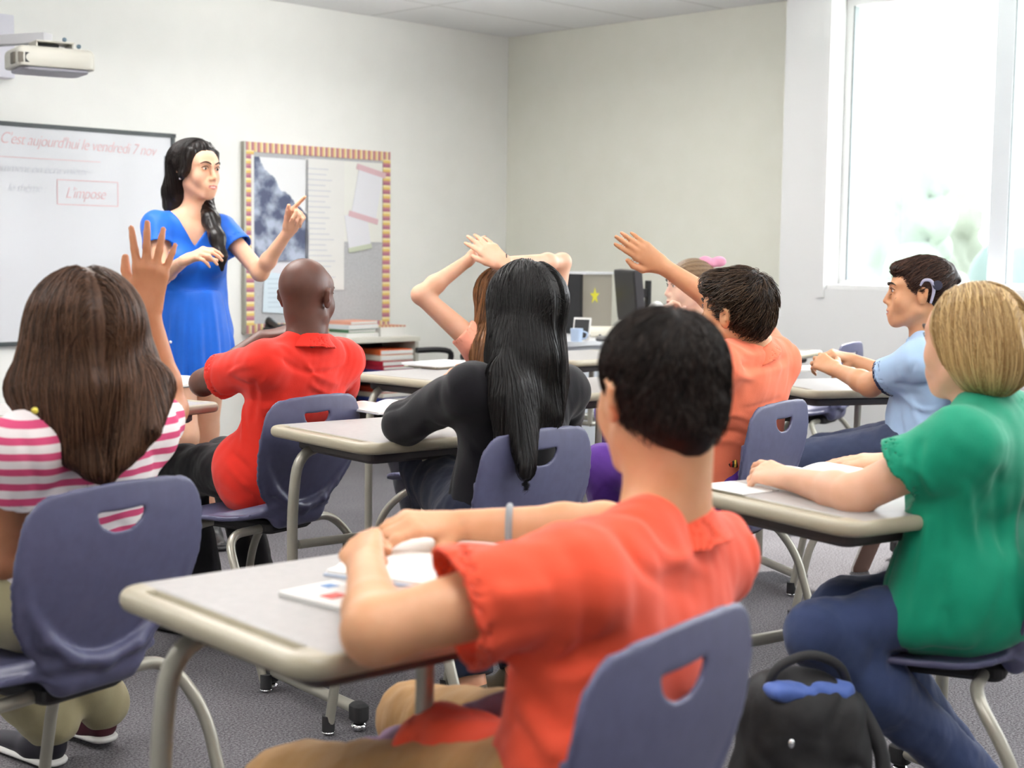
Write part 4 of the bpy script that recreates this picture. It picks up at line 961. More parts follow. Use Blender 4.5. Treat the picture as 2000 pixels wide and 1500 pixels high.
# ================= boy in the red polo
def red_boy():
    P = person('boy in a bright red polo shirt with a shaved head, seen from behind')
    f = nrm(V3(-.84, .54, 0)); Y = 4.35; h = Head(at(599, 580, Y), (.38, .92, -.06), sc=.95); N = at(600, 652, Y-.02)
    SL = at(512, 708, 4.22); SR = at(672, 702, 4.50); HP = V3(-.71, 4.40, .55); EL = at(396, 748, 4.42); WL = at(512, 660, 4.55); ER = at(650, 800, 4.72); WR = at(590, 730, 4.88)
    B = SDF(); torso_sdf(B, N, SL, SR, HP, f, w=.86); head_sdf(B, h); B.rc(h.p(0, -.03, -.05), N, .05, .053, .03)
    arm_sdf(B, SL, EL, WL, (.045, .037, .034, .034, .025)); arm_sdf(B, SR, ER, WR, (.045, .038, .034, .034, .025))
    hand_sdf(B, WL, V3(.9, .1, .25), V3(-.2, -.3, .9), thumb=-1, sc=.95, curl=(.4, .4, .5, .5)); hand_sdf(B, WR, V3(-.8, .5, .1), V3(0, 0, 1), thumb=-1, sc=.95)
    KL = at(355, 915, 4.62); KR = at(440, 900, 4.80); AL = V3(KL[0]+.10, KL[1]-.10, .09); AR = V3(KR[0]+.14, KR[1]-.12, .09)
    hl, hr = simple_legs(B, HP, KL, KR, AL, AR, np.cross(f, ZZ)); B.obj('body', [SK['dark'], M['lip']], P, .0045, face_mat(h)); face_parts(h, P)
    S = SDF(); torso_sdf(S, N+V3(0, 0, -.01), SL, SR, HP, f, inf=.014, w=.9); sleeve(S, SL, EL, .68, .060, .066, .04); sleeve(S, SR, ER, .6, .058, .062, .04)
    S.rc(HP-np.cross(f, ZZ)*.06+V3(0, 0, -.01), HP+np.cross(f, ZZ)*.06+V3(0, 0, -.01), .132, .132, .05); S.rc(HP, HP+f*.10-V3(0, 0, .01), .12, .11, .05); S.rc(HP+V3(-.02, 0, 0), at(462, 900, 4.36), .10, .06, .05)
    S.rc(HP+V3(.06, -.02, -.03), HP+V3(.0, .08, -.03), .10, .10, .04)
    S.folds([([(548, 672), (600, 705), (672, 690)], .009, .007), ([(530, 690), (600, 728), (680, 715)], .009, -.007), ([(590, 700), (620, 735), (660, 750)], .008, .005), ([(545, 655), (600, 680), (645, 668)], .007, -.005),
             ([(600, 745), (640, 770), (690, 775)], .009, .006), ([(492, 735), (500, 780), (492, 830)], .010, -.008), ([(470, 770), (460, 820), (475, 870)], .009, .007), ([(500, 800), (560, 790), (640, 770)], .008, .006), ([(500, 815), (550, 810), (600, 795)], .008, -.005),
             ([(500, 850), (515, 890), (545, 930)], .009, .007), ([(450, 880), (490, 920), (530, 960)], .010, -.007), ([(440, 900), (470, 940), (520, 975)], .009, .006), ([(440, 735), (460, 722), (500, 712)], .008, .005), ([(430, 750), (470, 745), (500, 760)], .007, -.005)])
    S.crease(3.2, .0035, (1, 1, .7), 1)
    S.noise(4.5, .004, (1, 1, .7), 3); S.noise(12, .001); red = cloth('red_polo_cloth', 'e23022', var=.04); S.obj('polo_shirt', red, P, .005)
    collar(P, N+V3(0, 0, -.02), V3(0, .1, 1), f+V3(.3, .2, 0), red, .06, .034, 1.18)
    trousers(P, 'black_trousers', cloth('black_trouser_cloth', '17171b'), hl, hr, KL, KR, AL, AR)
    for A in (AL, AR): shoe(P, A-V3(0, 0, .09), f, [M['black'], M['rubber']])
red_boy()

# ================= girl with long black hair
def black_hair_girl():
    P = person('girl with very long straight black hair in a dark top, leaning on her desk')
    f = nrm(V3(-.77, .64, 0)); h = Head(at(1026, 614, 3.62), (-.55, .83, -.08), sc=.95); N = at(1022, 720, 3.62)
    SL = at(915, 762, 3.46); SR = at(1106, 758, 3.76); HP = V3(-.03, 3.60, .54); EL = at(790, 826, 3.68); WL = at(868, 790, 3.86); ER = at(1100, 850, 3.95); WR = at(1010, 790, 4.1)
    B = SDF(); torso_sdf(B, N, SL, SR, HP, f, w=.86); head_sdf(B, h); B.rc(h.p(0, -.03, -.05), N, .047, .05, .03)
    arm_sdf(B, SL, EL, WL); arm_sdf(B, SR, ER, WR); hand_sdf(B, WL, V3(.3, .2, .9), V3(-.5, -.8, 0), thumb=1, sc=.9, curl=(.5, .5, .5, .5)); hand_sdf(B, WR, V3(-.8, .5, .1), V3(0, 0, 1), thumb=-1, sc=.9)
    KL = at(838, 915, 3.98); KR = at(905, 905, 4.12); AL = atz(925, 1325, .09)+V3(0, -.05, 0); AR = AL+V3(.12, .12, 0)
    hl, hr = simple_legs(B, HP, KL, KR, AL, AR, np.cross(f, ZZ)); B.obj('body', [SK['tan'], M['lip']], P, .005, face_mat(h)); face_parts(h, P)
    S = SDF(); torso_sdf(S, N, SL, SR, HP, f, inf=.012, w=.86); S.rc(SL, EL, .060, .052, .04); S.rc(EL, WL, .050, .036, .03); S.rc(SR, ER, .056, .045, .04); S.rc(ER, WR, .045, .03, .03)
    S.rc(HP, HP+V3(0, 0, .06), .12, .11, .05, (f, 1.15)); S.crease(3.2, .004, None, 4)
    S.noise(5, .004); S.obj('dark_top', cloth('black_violet_knit', '0e0c13'), P, .005)
    trousers(P, 'navy_jeans', cloth('navy_denim', '1d2338'), hl, hr, KL, KR, AL, AR)
    gd = flat('gold_black_shoe', '4a3a20', .5)
    for A in (AL, AR): shoe(P, A-V3(0, 0, .09), f, [gd, M['rubber']])
    H_ = SDF(); H_.el(h.p(0, -.018, .036), h.r(.090, .108, .090), h.R, .01)
    H_.rc(at(1026, 590, 3.60), at(1028, 700, 3.56), .092, .104, .04, (f, 1.2)); H_.rc(at(1028, 700, 3.56), at(1030, 800, 3.50), .108, .088, .04, (f, 1.7))
    H_.rc(at(1010, 790, 3.44), at(1028, 915, 3.36), .070, .026, .03, (f, 1.9)); H_.rc(at(985, 740, 3.46), at(985, 860, 3.4), .055, .026, .03, (f, 1.7)); H_.rc(at(1075, 750, 3.55), at(1085, 820, 3.5), .05, .02, .03, (f, 1.6))
    hm = hairmat('long_black_hair', '0a090b', '2a2726', .42); G = SDF(); G.ops = H_.ops[:]; o = G.obj('hair', hm, P, .004); streak(o, h.p(0, -.03, 0), 28, .003, lo=0, hi=.55)
    st = scalp(h, 3400, .0, -9, .05, .09, .107, .094, -.018, .036); part = h.p(.01, .0, .13); xr = h.R[0]
    def flow(Q, i): s_ = ((Q-part)@xr)[:, None]; return -ZZ*min(1, .35+.25*i)+np.sign(s_)*xr*max(0, .8-.28*i)-h.R[1]*max(0, .6-.12*i)
    strands('hair_strands', H_, st, flow, hm, o, .0165, 30, .0010, .0035, (0, .8), .2)
black_hair_girl()

# ================= girl behind with both hands on her head
def hands_girl():
    P = person('girl in a peach top behind the black-haired girl, both hands clasped on her head')
    f = nrm(V3(-.77, .64, 0)); Y = 5.2; h = Head(at(972, 590, Y), (-.5, .86, 0), sc=.93); N = at(975, 655, Y)
    SL = at(925, 668, 5.10); SR = at(1072, 655, 5.34); HP = V3(-.06, 5.25, .54); EL = at(822, 576, 5.08); WL = at(918, 506, 5.16); ER = at(1098, 512, 5.36); WR = at(990, 512, 5.06)
    B = SDF(); torso_sdf(B, N, SL, SR, HP, f, w=.82); head_sdf(B, h); B.rc(h.p(0, -.03, -.05), N, .045, .048, .03)
    arm_sdf(B, SL, EL, WL, (.042, .031, .027, .031, .020), .02); arm_sdf(B, SR, ER, WR, (.042, .031, .027, .030, .020))
    hand_sdf(B, WL, at(932, 480, 5.27)-WL, V3(-.9, -.3, .2), thumb=1, sc=.92, curl=(.1, .05, .1, .15), spread=.08, th=(.3, .1, .2))
    hand_sdf(B, WR+V3(-.012, -.02, -.004), at(938, 478, 5.11)-at(985, 520, 5.04), V3(.3, -.9, .2), thumb=-1, sc=1.0, curl=(.08, .05, .06, .1), spread=.10, th=(.45, .1, .2))
    K1 = HP+f*.40; AL = V3(K1[0]+.05, K1[1], .09); AR = AL+V3(.15, .1, 0)
    hl, hr = simple_legs(B, HP, K1-V3(.05, .05, .0), K1+V3(.06, .06, 0), AL, AR, np.cross(f, ZZ)); B.obj('body', [SK['light'], M['lip']], P, .0045, face_mat(h)); face_parts(h, P)
    S = SDF(); torso_sdf(S, N, SL, SR, HP, f, inf=.012, w=.84); sleeve(S, SL, EL, .22, .05, .05, .03); sleeve(S, SR, ER, .22, .05, .05, .03); S.noise(6, .003); S.obj('peach_top', cloth('peach_cloth', 'f0a288'), P, .006)
    trousers(P, 'dark_trousers', cloth('dark_cloth', '2a2a35'), hl, hr, K1-V3(.05, .05, .0), K1+V3(.06, .06, 0), AL, AR, vox=.007)
    for A in (AL, AR): shoe(P, A-V3(0, 0, .09), f, [M['black'], M['rubber']])
    H_ = SDF(); H_.el(h.p(0, -.018, .034), h.r(.09, .108, .092), h.R, .01); H_.rc(h.p(-.01, -.03, .02), at(958, 700, 5.1), .088, .07, .04, (f, 1.3)); H_.rc(at(950, 680, 5.08), at(948, 740, 5.02), .06, .03, .03)
    hm = hairmat('light_brown_hair', '4a2c1a', '9a6a40', .36); G = SDF(); G.ops = H_.ops[:]; o = G.obj('hair', hm, P, .005); streak(o, h.p(0, -.03, 0), 26, .003)
    xr = h.R[0]; st = scalp(h, 1300, .0, -9, .05, .087, .105, .092)
    strands('hair_strands', H_, st, lambda Q, i: -ZZ+0*Q, hm, o, .014, 24, .0011, .003, (0, 1), .25)
    MB().tube([WR+.027*(math.cos(a)*V3(0, 1, 0)+math.sin(a)*ZZ)+V3(-.002, 0, 0) for a in np.linspace(0, 6.283, 12, endpoint=False)], .003, 6, sub=2, closed=True).build('bracelet', M['black'], P, smooth=True)
hands_girl()

# ================= boy in orange with his arm raised
def raised_boy():
    P = person('boy in an orange shirt with thick dark hair, stretching his right arm up')
    f = nrm(V3(-.8, .6, 0)); h = Head(at(1437, 612, 4.2), (-.80, .60, .05), sc=.97, tilt=.08); N = at(1468, 668, 4.22)
    SL = at(1398, 716, 4.10); SR = at(1520, 704, 4.36); HP = V3(.66, 4.30, .55); ER = at(1432, 612, 4.60); WR = at(1292, 518, 4.60); EL = at(1320, 810, 4.32); WL = at(1275, 800, 4.55)
    B = SDF(); torso_sdf(B, N, SL, SR, HP, f, w=.88); head_sdf(B, h); B.rc(h.p(0, -.03, -.05), N, .05, .054, .03)
    arm_sdf(B, SR, ER, WR, (.046, .038, .036, .038, .024)); arm_sdf(B, SL, EL, WL)
    hand_sdf(B, WR, at(1250, 488, 4.58)-WR, V3(.0, -1, .1), thumb=-1, sc=.96, curl=(.04, .02, .05, .08), spread=.06, th=(.75, .0, .65)); hand_sdf(B, WL, V3(-.8, .5, .1), V3(0, 0, 1), thumb=1, sc=.95)
    K1 = HP+f*.41; KL, KR = K1-V3(.05, .06, 0), K1+V3(.06, .07, 0); AL = V3(KL[0]+.08, KL[1]-.02, .09); AR = AL+V3(.14, .16, 0)
    hl, hr = simple_legs(B, HP, KL, KR, AL, AR, np.cross(f, ZZ)); B.obj('body', [SK['olive'], M['lip']], P, .0045, face_mat(h)); face_parts(h, P)
    S = SDF(); torso_sdf(S, N, SL, SR, HP, f, inf=.016, w=.9); sleeve(S, SL, EL, .6, .06, .064, .04); sleeve(S, SR, ER, .45, .06, .062, .04); S.rc(HP, HP+V3(-.04, 0, .06), .125, .12, .05, (f, 1.15))
    S.folds([([(1410, 668), (1470, 695), (1530, 672)], .009, .008), ([(1400, 690), (1470, 718), (1545, 695)], .009, -.008), ([(1405, 735), (1470, 735), (1545, 715)], .008, .005), ([(1480, 640), (1505, 670), (1500, 700)], .009, -.007), ([(1420, 700), (1440, 730), (1480, 745)], .008, .005),
             ([(1400, 815), (1440, 812), (1490, 830)], .008, .006), ([(1400, 840), (1440, 845), (1475, 862)], .008, -.007), ([(1400, 862), (1430, 862), (1460, 880)], .008, .006), ([(1440, 800), (1490, 790), (1530, 775)], .008, -.005)])
    S.crease(3.2, .0035, (1, 1, .6), 1)
    S.noise(5, .004, (1, 1, .6), 1); S.noise(13, .001); om = cloth('orange_shirt_cloth', 'f5805f', var=.04); S.obj('orange_shirt', om, P, .005)
    collar(P, N+V3(0, 0, -.022), nrm(h.p(0, -.03, -.05)-N)+V3(0, 0, 1.2), f, om, .060, .034, 1.2)
    trousers(P, 'purple_trousers', cloth('purple_cloth', '58308a'), hl, hr, KL, KR, AL, AR)
    for A in (AL, AR): shoe(P, A-V3(0, 0, .09), f, [M['black'], M['rubber']])
    MB().tube([at(1385, 893, 4.2), at(1410, 905, 4.16), at(1440, 905, 4.14)], .012, 8, sub=4).build('patterned_belt', stripes('belt_pattern', ['c0392b', '2c2a22', 'd8b24a', '4a2a20'], .022, 0), P, smooth=True)
    H_ = SDF(); H_.el(h.p(0, -.020, .046), h.r(.081, .099, .084), h.R, .01); H_.el(h.p(0, -.052, -.01), h.r(.066, .056, .062), h.R, .03); H_.el(h.p(0, .055, .082), h.r(.062, .05, .032), h.R, .02)
    hm = hairmat('thick_dark_brown_hair', '1b120e', '55402f', .42); G = SDF(); G.ops = H_.ops[:]; G.noise(11, .005); o = G.obj('hair', hm, P, .004)
    up = h.R[2]; st = scalp(h, 3200, -.06, -9, .10, .084, .1, .092); crown = h.p(.0, -.06, .12)
    def flow(Q, i): d = Q-crown; d = d-(d@up)[:, None]*up*.5; return d/(np.linalg.norm(d, axis=1)[:, None]+1e-9)-up*.2+h.R[1]*.5
    strands('hair_strands', H_, st, flow, hm, o, .008, 6, .0011, .006, (0, 1), 1.0, lift=.006)
raised_boy()

# ================= boy in light blue
def blue_boy():
    P = person('boy in a light blue polo shirt in profile, wearing a hearing device behind his ear')
    f = nrm(V3(-.97, .2, 0)); h = Head(at(1792, 574, 4.95), (-.98, .16, -.02), sc=.96); N = at(1808, 655, 4.96)
    SL = at(1795, 708, 4.82); SR = at(1812, 700, 5.12); HP = at(1812, 862, 4.98); EL = at(1700, 752, 4.98); WL = at(1632, 722, 5.16); ER = at(1748, 738, 5.30); WR = at(1664, 702, 5.42)
    B = SDF(); torso_sdf(B, N, SL, SR, HP, f, w=.88); head_sdf(B, h); B.rc(h.p(0, -.03, -.05), N, .048, .052, .03)
    arm_sdf(B, SL, EL, WL, (.045, .038, .036, .036, .023)); arm_sdf(B, SR, ER, WR, (.045, .037, .034, .034, .022))
    hand_sdf(B, WL, at(1590, 700, 5.24)-WL, V3(-.3, -.75, .6), thumb=1, sc=.95, curl=(.5, .55, .6, .65), spread=.25, th=(.8, .5, .2)); hand_sdf(B, WR, at(1620, 690, 5.40)-WR, V3(-.1, -.4, .9), thumb=-1, sc=.95, curl=(.5, .5, .6, .7), spread=.15)
    KL = at(1590, 900, 5.12); KR = at(1610, 888, 5.30); AL = V3(1.36, 5.42, .22); AR = V3(1.74, 5.78, .12)
    hl, hr = simple_legs(B, HP, KL, KR, AL, AR, np.cross(f, ZZ)); B.obj('body', [SK['olive'], M['lip']], P, .0045, face_mat(h)); face_parts(h, P)
    S = SDF(); torso_sdf(S, N, SL, SR, HP, f, inf=.016, w=.92); sleeve(S, SL, EL, .66, .062, .066, .04); sleeve(S, SR, ER, .55, .06, .062, .04); S.rc(HP, HP+V3(-.03, 0, .08), .125, .125, .05, (f, 1.1)); S.rc(hl+V3(.01, 0, .03), hr+V3(.01, 0, .03), .122, .122, .05)
    S.folds([([(1745, 748), (1790, 755), (1835, 738)], .009, -.009), ([(1750, 765), (1800, 800), (1850, 790)], .009, .007), ([(1745, 770), (1758, 820), (1765, 860)], .009, -.007), ([(1775, 765), (1790, 820), (1825, 850)], .010, .008), ([(1790, 700), (1775, 740), (1765, 760)], .009, -.005), ([(1730, 690), (1755, 715), (1765, 740)], .008, .005)])
    S.crease(3.2, .0035, None, 2)
    S.noise(5, .004, None, 4); lb = cloth('light_blue_cloth', 'a9c6e6', var=.03); S.obj('polo_shirt', lb, P, .005)
    collar(P, N+V3(0, 0, -.02), V3(0, 0, 1), f, lb, .062, .034, 1.2)
    S2 = SDF(); e = SL+(EL-SL)*.66; d = nrm(EL-SL); S2.rc(e-d*.012, e+d*.002, .068, .068, 0, cap=0., cap0=0.); S2.rc(e-d*.03, e+d*.02, .0655, .0655, 0, sub=True); S2.obj('cuff_trim', flat('navy_trim', '2c3350', .8), P, .0035)
    trousers(P, 'dark_jeans', cloth('slate_denim', '37405a'), hl, hr, KL, KR, AL, AR)
    # one foot is tucked back, resting on its toe with the sole showing
    toe = atz(1688, 1108, .02); heel = at(1722, 1030, toe[1]-.03); shoe(P, heel, toe-heel, [flat('brown_sneaker', '4a3630', .7), flat('sneaker_sole', '6b5148', .7)], .95, 'sneaker', up=nrm(V3(-.3, .8, .35)))
    W = SDF(); d = nrm(toe-heel); u = nrm(V3(-.3, .8, .35)-np.dot(V3(-.3, .8, .35), d)*d); W.rc(heel+u*.022, heel+d*.18+u*.022, .041, .042, .01, (u, 3.2)); W.obj('white_sidewall', M['paper'], P, .005)
    shoe(P, AR-V3(0, 0, .12), V3(-.9, -.2, 0), [M['black'], M['paper']], 1, 'sneaker')
    H_ = SDF(); H_.el(h.p(0, -.024, .050), h.r(.084, .102, .082), h.R, .01); H_.el(h.p(0, -.06, -.0), h.r(.068, .052, .058), h.R, .03); H_.el(h.p(0, .046, .086), h.r(.058, .048, .026), h.R, .02)
    H_.el(h.p(0, -.012, .022), h.r(.083, .03, .034), h.R, .02); H_.rc(h.p(0, -.10, .07), h.p(0, -.135, .045), .03, .008, .03)
    hm = hairmat('short_brown_hair', '20120e', '5c4034', .42); G = SDF(); G.ops = H_.ops[:]; G.noise(11, .003); o = G.obj('hair', hm, P, .004)
    up = h.R[2]; st = scalp(h, 2400, -.02, -9, .09, .08, .096, .088)
    strands('hair_strands', H_, st, lambda Q, i: h.R[1]*.9-up*.5+np.sign((Q-h.c)@h.R[0])[:, None]*h.R[0]*.3, hm, o, .008, 6, .0010, .003, (0, 1), .5)
    hd_ = MB().tube([h.p(-.086, .0, .03), h.p(-.09, -.012, .048), h.p(-.09, -.035, .045), h.p(-.088, -.045, .015), h.p(-.085, -.035, -.03)], [.0035, .005, .006, .006, .004], 8, sub=5)
    hd_.build('hearing_device', flat('device_lilac', 'b4b4cc', .3), P, smooth=True)
    MB().cyl(h.p(-.080, -.055, .03), h.p(-.094, -.056, .031), .016).build('device_disc', flat('device_dark', '23243a', .4), P, smooth=True)
blue_boy()

# ================= blonde girl in green
def green_girl():
    P = person('girl with straight blonde hair in a green blouse and blue jeans, at the right')
    f = nrm(V3(-.72, .69, 0)); Y = 2.85; h = Head(at(1897, 670, Y), (-.58, .81, -.05), sc=.93); N = at(1922, 782, Y+.0)
    SL = at(1868, 872, 2.70); SR = at(2052, 842, 2.97); HP = V3(.885, 2.88, .55); EL = at(1668, 968, 2.76); WL = at(1545, 936, 2.94); ER = at(1850, 950, 3.16); WR = at(1752, 900, 3.24)
    B = SDF(); torso_sdf(B, N, SL, SR, HP, f, w=.88); head_sdf(B, h); B.rc(h.p(0, -.03, -.05), N, .047, .052, .03)
    arm_sdf(B, SL, EL, WL, (.044, .037, .035, .036, .0235)); arm_sdf(B, SR, ER, WR)
    hand_sdf(B, WL, at(1478, 918, 3.02)-WL, V3(-.15, -.45, .88), thumb=1, sc=.95, curl=((.15, .3, .2), (.45, .6, .3), (.6, .7, .4), (.7, .8, .4)), spread=.16, th=(.8, .35, .3)); hand_sdf(B, WR, V3(-.95, .1, -.02), V3(0, -.2, 1), thumb=-1, sc=.9, curl=(.1, .1, .1, .1))
    KL = at(1598, 1238, 2.76); KR = at(1650, 1195, 2.98); AL = at(1905, 1520, 2.86); AR = V3(AL[0]+.05, AL[1]+.2, .12)
    hl, hr = HP+V3(-.02, -.09, .0), HP+V3(.05, .07, 0); leg_sdf(B, hl, KL, AL, (.068, .05, .048, .05, .036)); leg_sdf(B, hr, KR, AR, (.068, .05, .048, .05, .036))
    B.obj('body', [SK['light'], M['lip']], P, .0045, face_mat(h)); face_parts(h, P)
    S = SDF(); torso_sdf(S, N, SL, SR, HP, f, inf=.018, w=.9, hipw=.2); sleeve(S, SL, EL, .56, .062, .070, .04); sleeve(S, SR, ER, .3, .056, .056, .04)
    S.rc(at(1850, 950, 2.74), at(1812, 1200, 2.74), .06, .062, .05); S.rc(hl+V3(.01, .0, .035), hr+V3(0, 0, .035), .128, .128, .05); S.rc(at(1800, 1180, 2.76), at(1775, 1225, 2.74), .045, .03, .04); S.rc(hl+V3(.04, -.02, .0), hl+V3(.14, .02, -.0), .085, .085, .05)
    S.folds([([(1800, 850), (1790, 920), (1800, 985)], .010, -.007), ([(1860, 960), (1850, 1060), (1830, 1180)], .011, -.009), ([(1885, 930), (1900, 1060), (1905, 1200)], .012, .008), ([(1815, 1000), (1800, 1100), (1785, 1210)], .010, .009), ([(1835, 1010), (1822, 1120), (1812, 1220)], .009, -.007),
             ([(1950, 900), (1955, 1050), (1945, 1250)], .013, -.008), ([(1870, 1200), (1900, 1270), (1960, 1310)], .011, .007), ([(1760, 900), (1800, 930), (1830, 975)], .009, .006), ([(1850, 790), (1890, 822), (1960, 830)], .008, .005), ([(1980, 850), (1985, 1000), (1975, 1150)], .012, .007), ([(1850, 1180), (1850, 1240), (1870, 1290)], .010, -.006)])
    S.crease(2.8, .004, (1, 1, .35), 5)
    S.noise(4, .005, (1, 1, .4), 2); S.noise(12, .001); gm = cloth('green_blouse_cloth', '07906e', .7, var=.05); S.obj('green_blouse', gm, P, .005)
    collar(P, N+V3(.01, .0, -.014), nrm(h.p(0, -.03, -.05)-N)+V3(0, 0, .5), f, gm, .062, .032, 1.14)
    T = SDF(); T.rc(hl, KL, .072, .056, .05); T.rc(hr, KR, .072, .056, .05); T.rc(hl, hr, .092, .092, .05); T.rc(KL, KL+(AL-KL)*.35, .060, .064, .04); T.rc(KL+(AL-KL)*.35, AL, .064, .05, .04); T.rc(KR, AR, .068, .05, .04)
    T.noise(6, .004); T.noise(20, .0014)
    dm = cloth('blue_denim', '38456a', var=.14); T.obj('blue_jeans', dm, P, .005)
    H_ = SDF(); H_.el(h.p(0, -.018, .036), h.r(.086, .104, .088), h.R, .01); H_.el(h.p(.0, -.04, -.02), h.r(.074, .074, .070), h.R, .04); H_.rc(h.p(.0, -.05, -.04), N+V3(.0, .0, .035), .064, .040, .05)
    hm = hairmat('straight_blonde_hair', '8d6a3c', 'd8b982', .34); G = SDF(); G.ops = H_.ops[:]; o = G.obj('hair', hm, P, .004); streak(o, h.p(0, -.03, 0), 24, .0025, lo=.0, hi=.9)
    st = scalp(h, 3200, .0, -9, .045, .087, .104, .09); part = h.p(.0, .0, .13); xr = h.R[0]
    def flow(Q, i): s_ = ((Q-part)@xr)[:, None]; return -ZZ*min(1, .3+.2*i)+np.sign(s_)*xr*max(0, .8-.28*i)-h.R[1]*max(.1, .6-.1*i)
    strands('hair_strands', H_, st, flow, hm, o, .012, 20, .0010, .003, (0, 1), .2)
    shoe(P, AR-V3(0, 0, .11), V3(-.9, .3, 0), [M['black'], M['rubber']])
green_girl()

# ================= girl with the pink bow, far back
def bow_girl():
    P = person('girl in profile with light brown hair and a pink bow, behind the raised arm')
    f = nrm(V3(-.95, -.1, 0)); h = Head(at(1346, 562, 6.1), (-.96, -.27, -.04), sc=.93); N = at(1362, 628, 6.12)
    SL = at(1350, 668, 5.98); SR = at(1368, 665, 6.28); HP = V3(.80, 6.15, .54); EL = at(1268, 712, 5.95); WL = at(1305, 640, 5.92); ER = at(1280, 720, 6.4); WR = at(1250, 735, 6.3)
    B = SDF(); torso_sdf(B, N, SL, SR, HP, f, w=.82); head_sdf(B, h); B.rc(h.p(0, -.03, -.05), N, .044, .048, .03); arm_sdf(B, SL, EL, WL, (.042, .034, .03, .03, .022)); arm_sdf(B, SR, ER, WR)
    hand_sdf(B, WL, V3(-.15, .1, 1), V3(-.9, -.3, 0), thumb=1, sc=.9, curl=(.9, 1., 1.1, 1.2)); hand_sdf(B, WR, V3(-1, 0, 0), V3(0, 0, 1), thumb=-1, sc=.9)
    K1 = HP+f*.38; AL = V3(K1[0]+.05, K1[1]-.05, .09); AR = AL+V3(0, .15, 0); hl, hr = simple_legs(B, HP, K1-V3(0, .07, 0), K1+V3(0, .07, 0), AL, AR, np.cross(f, ZZ))
    B.obj('body', [SK['pale'], M['lip']], P, .005, face_mat(h)); face_parts(h, P)
    S = SDF(); torso_sdf(S, N, SL, SR, HP, f, inf=.012, w=.84); sleeve(S, SL, EL, .4, .05, .052, .03); sleeve(S, SR, ER, .4, .05, .052, .03); S.noise(6, .003); S.obj('pale_pink_top', cloth('pale_pink_cloth', 'efd0cc'), P, .007)
    trousers(P, 'violet_trousers', cloth('violet_cloth', '5b3f8e'), hl, hr, K1-V3(0, .07, 0), K1+V3(0, .07, 0), AL, AR, vox=.008)
    for A in (AL, AR): shoe(P, A-V3(0, 0, .09), f, [M['black'], M['rubber']])
    H_ = SDF(); H_.el(h.p(0, -.022, .044), h.r(.085, .104, .086), h.R, .01); H_.el(h.p(0, -.06, -.02), h.r(.07, .06, .07), h.R, .03); H_.el(h.p(.0, -.13, .03), h.r(.04, .04, .05), h.R, .02)
    hm = hairmat('tied_light_brown_hair', '5c4430', 'b09474', .4); G = SDF(); G.ops = H_.ops[:]; o = G.obj('hair', hm, P, .005); streak(o, h.p(0, -.12, .05), 22, .002, ax=h.R[1])
    bc_ = h.p(-.02, -.10, .10); bm_ = flat('pink_ribbon', 'eaa0bd', .6)
    S = SDF(); [S.el(bc_+V3(.028*s_, -.01, .012), (.03, .014, .022), None, .01) for s_ in (-1, 1)]; S.el(bc_+V3(0, -.01, 0), (.012, .014, .012)); S.obj('bow', bm_, P, .003)
bow_girl()

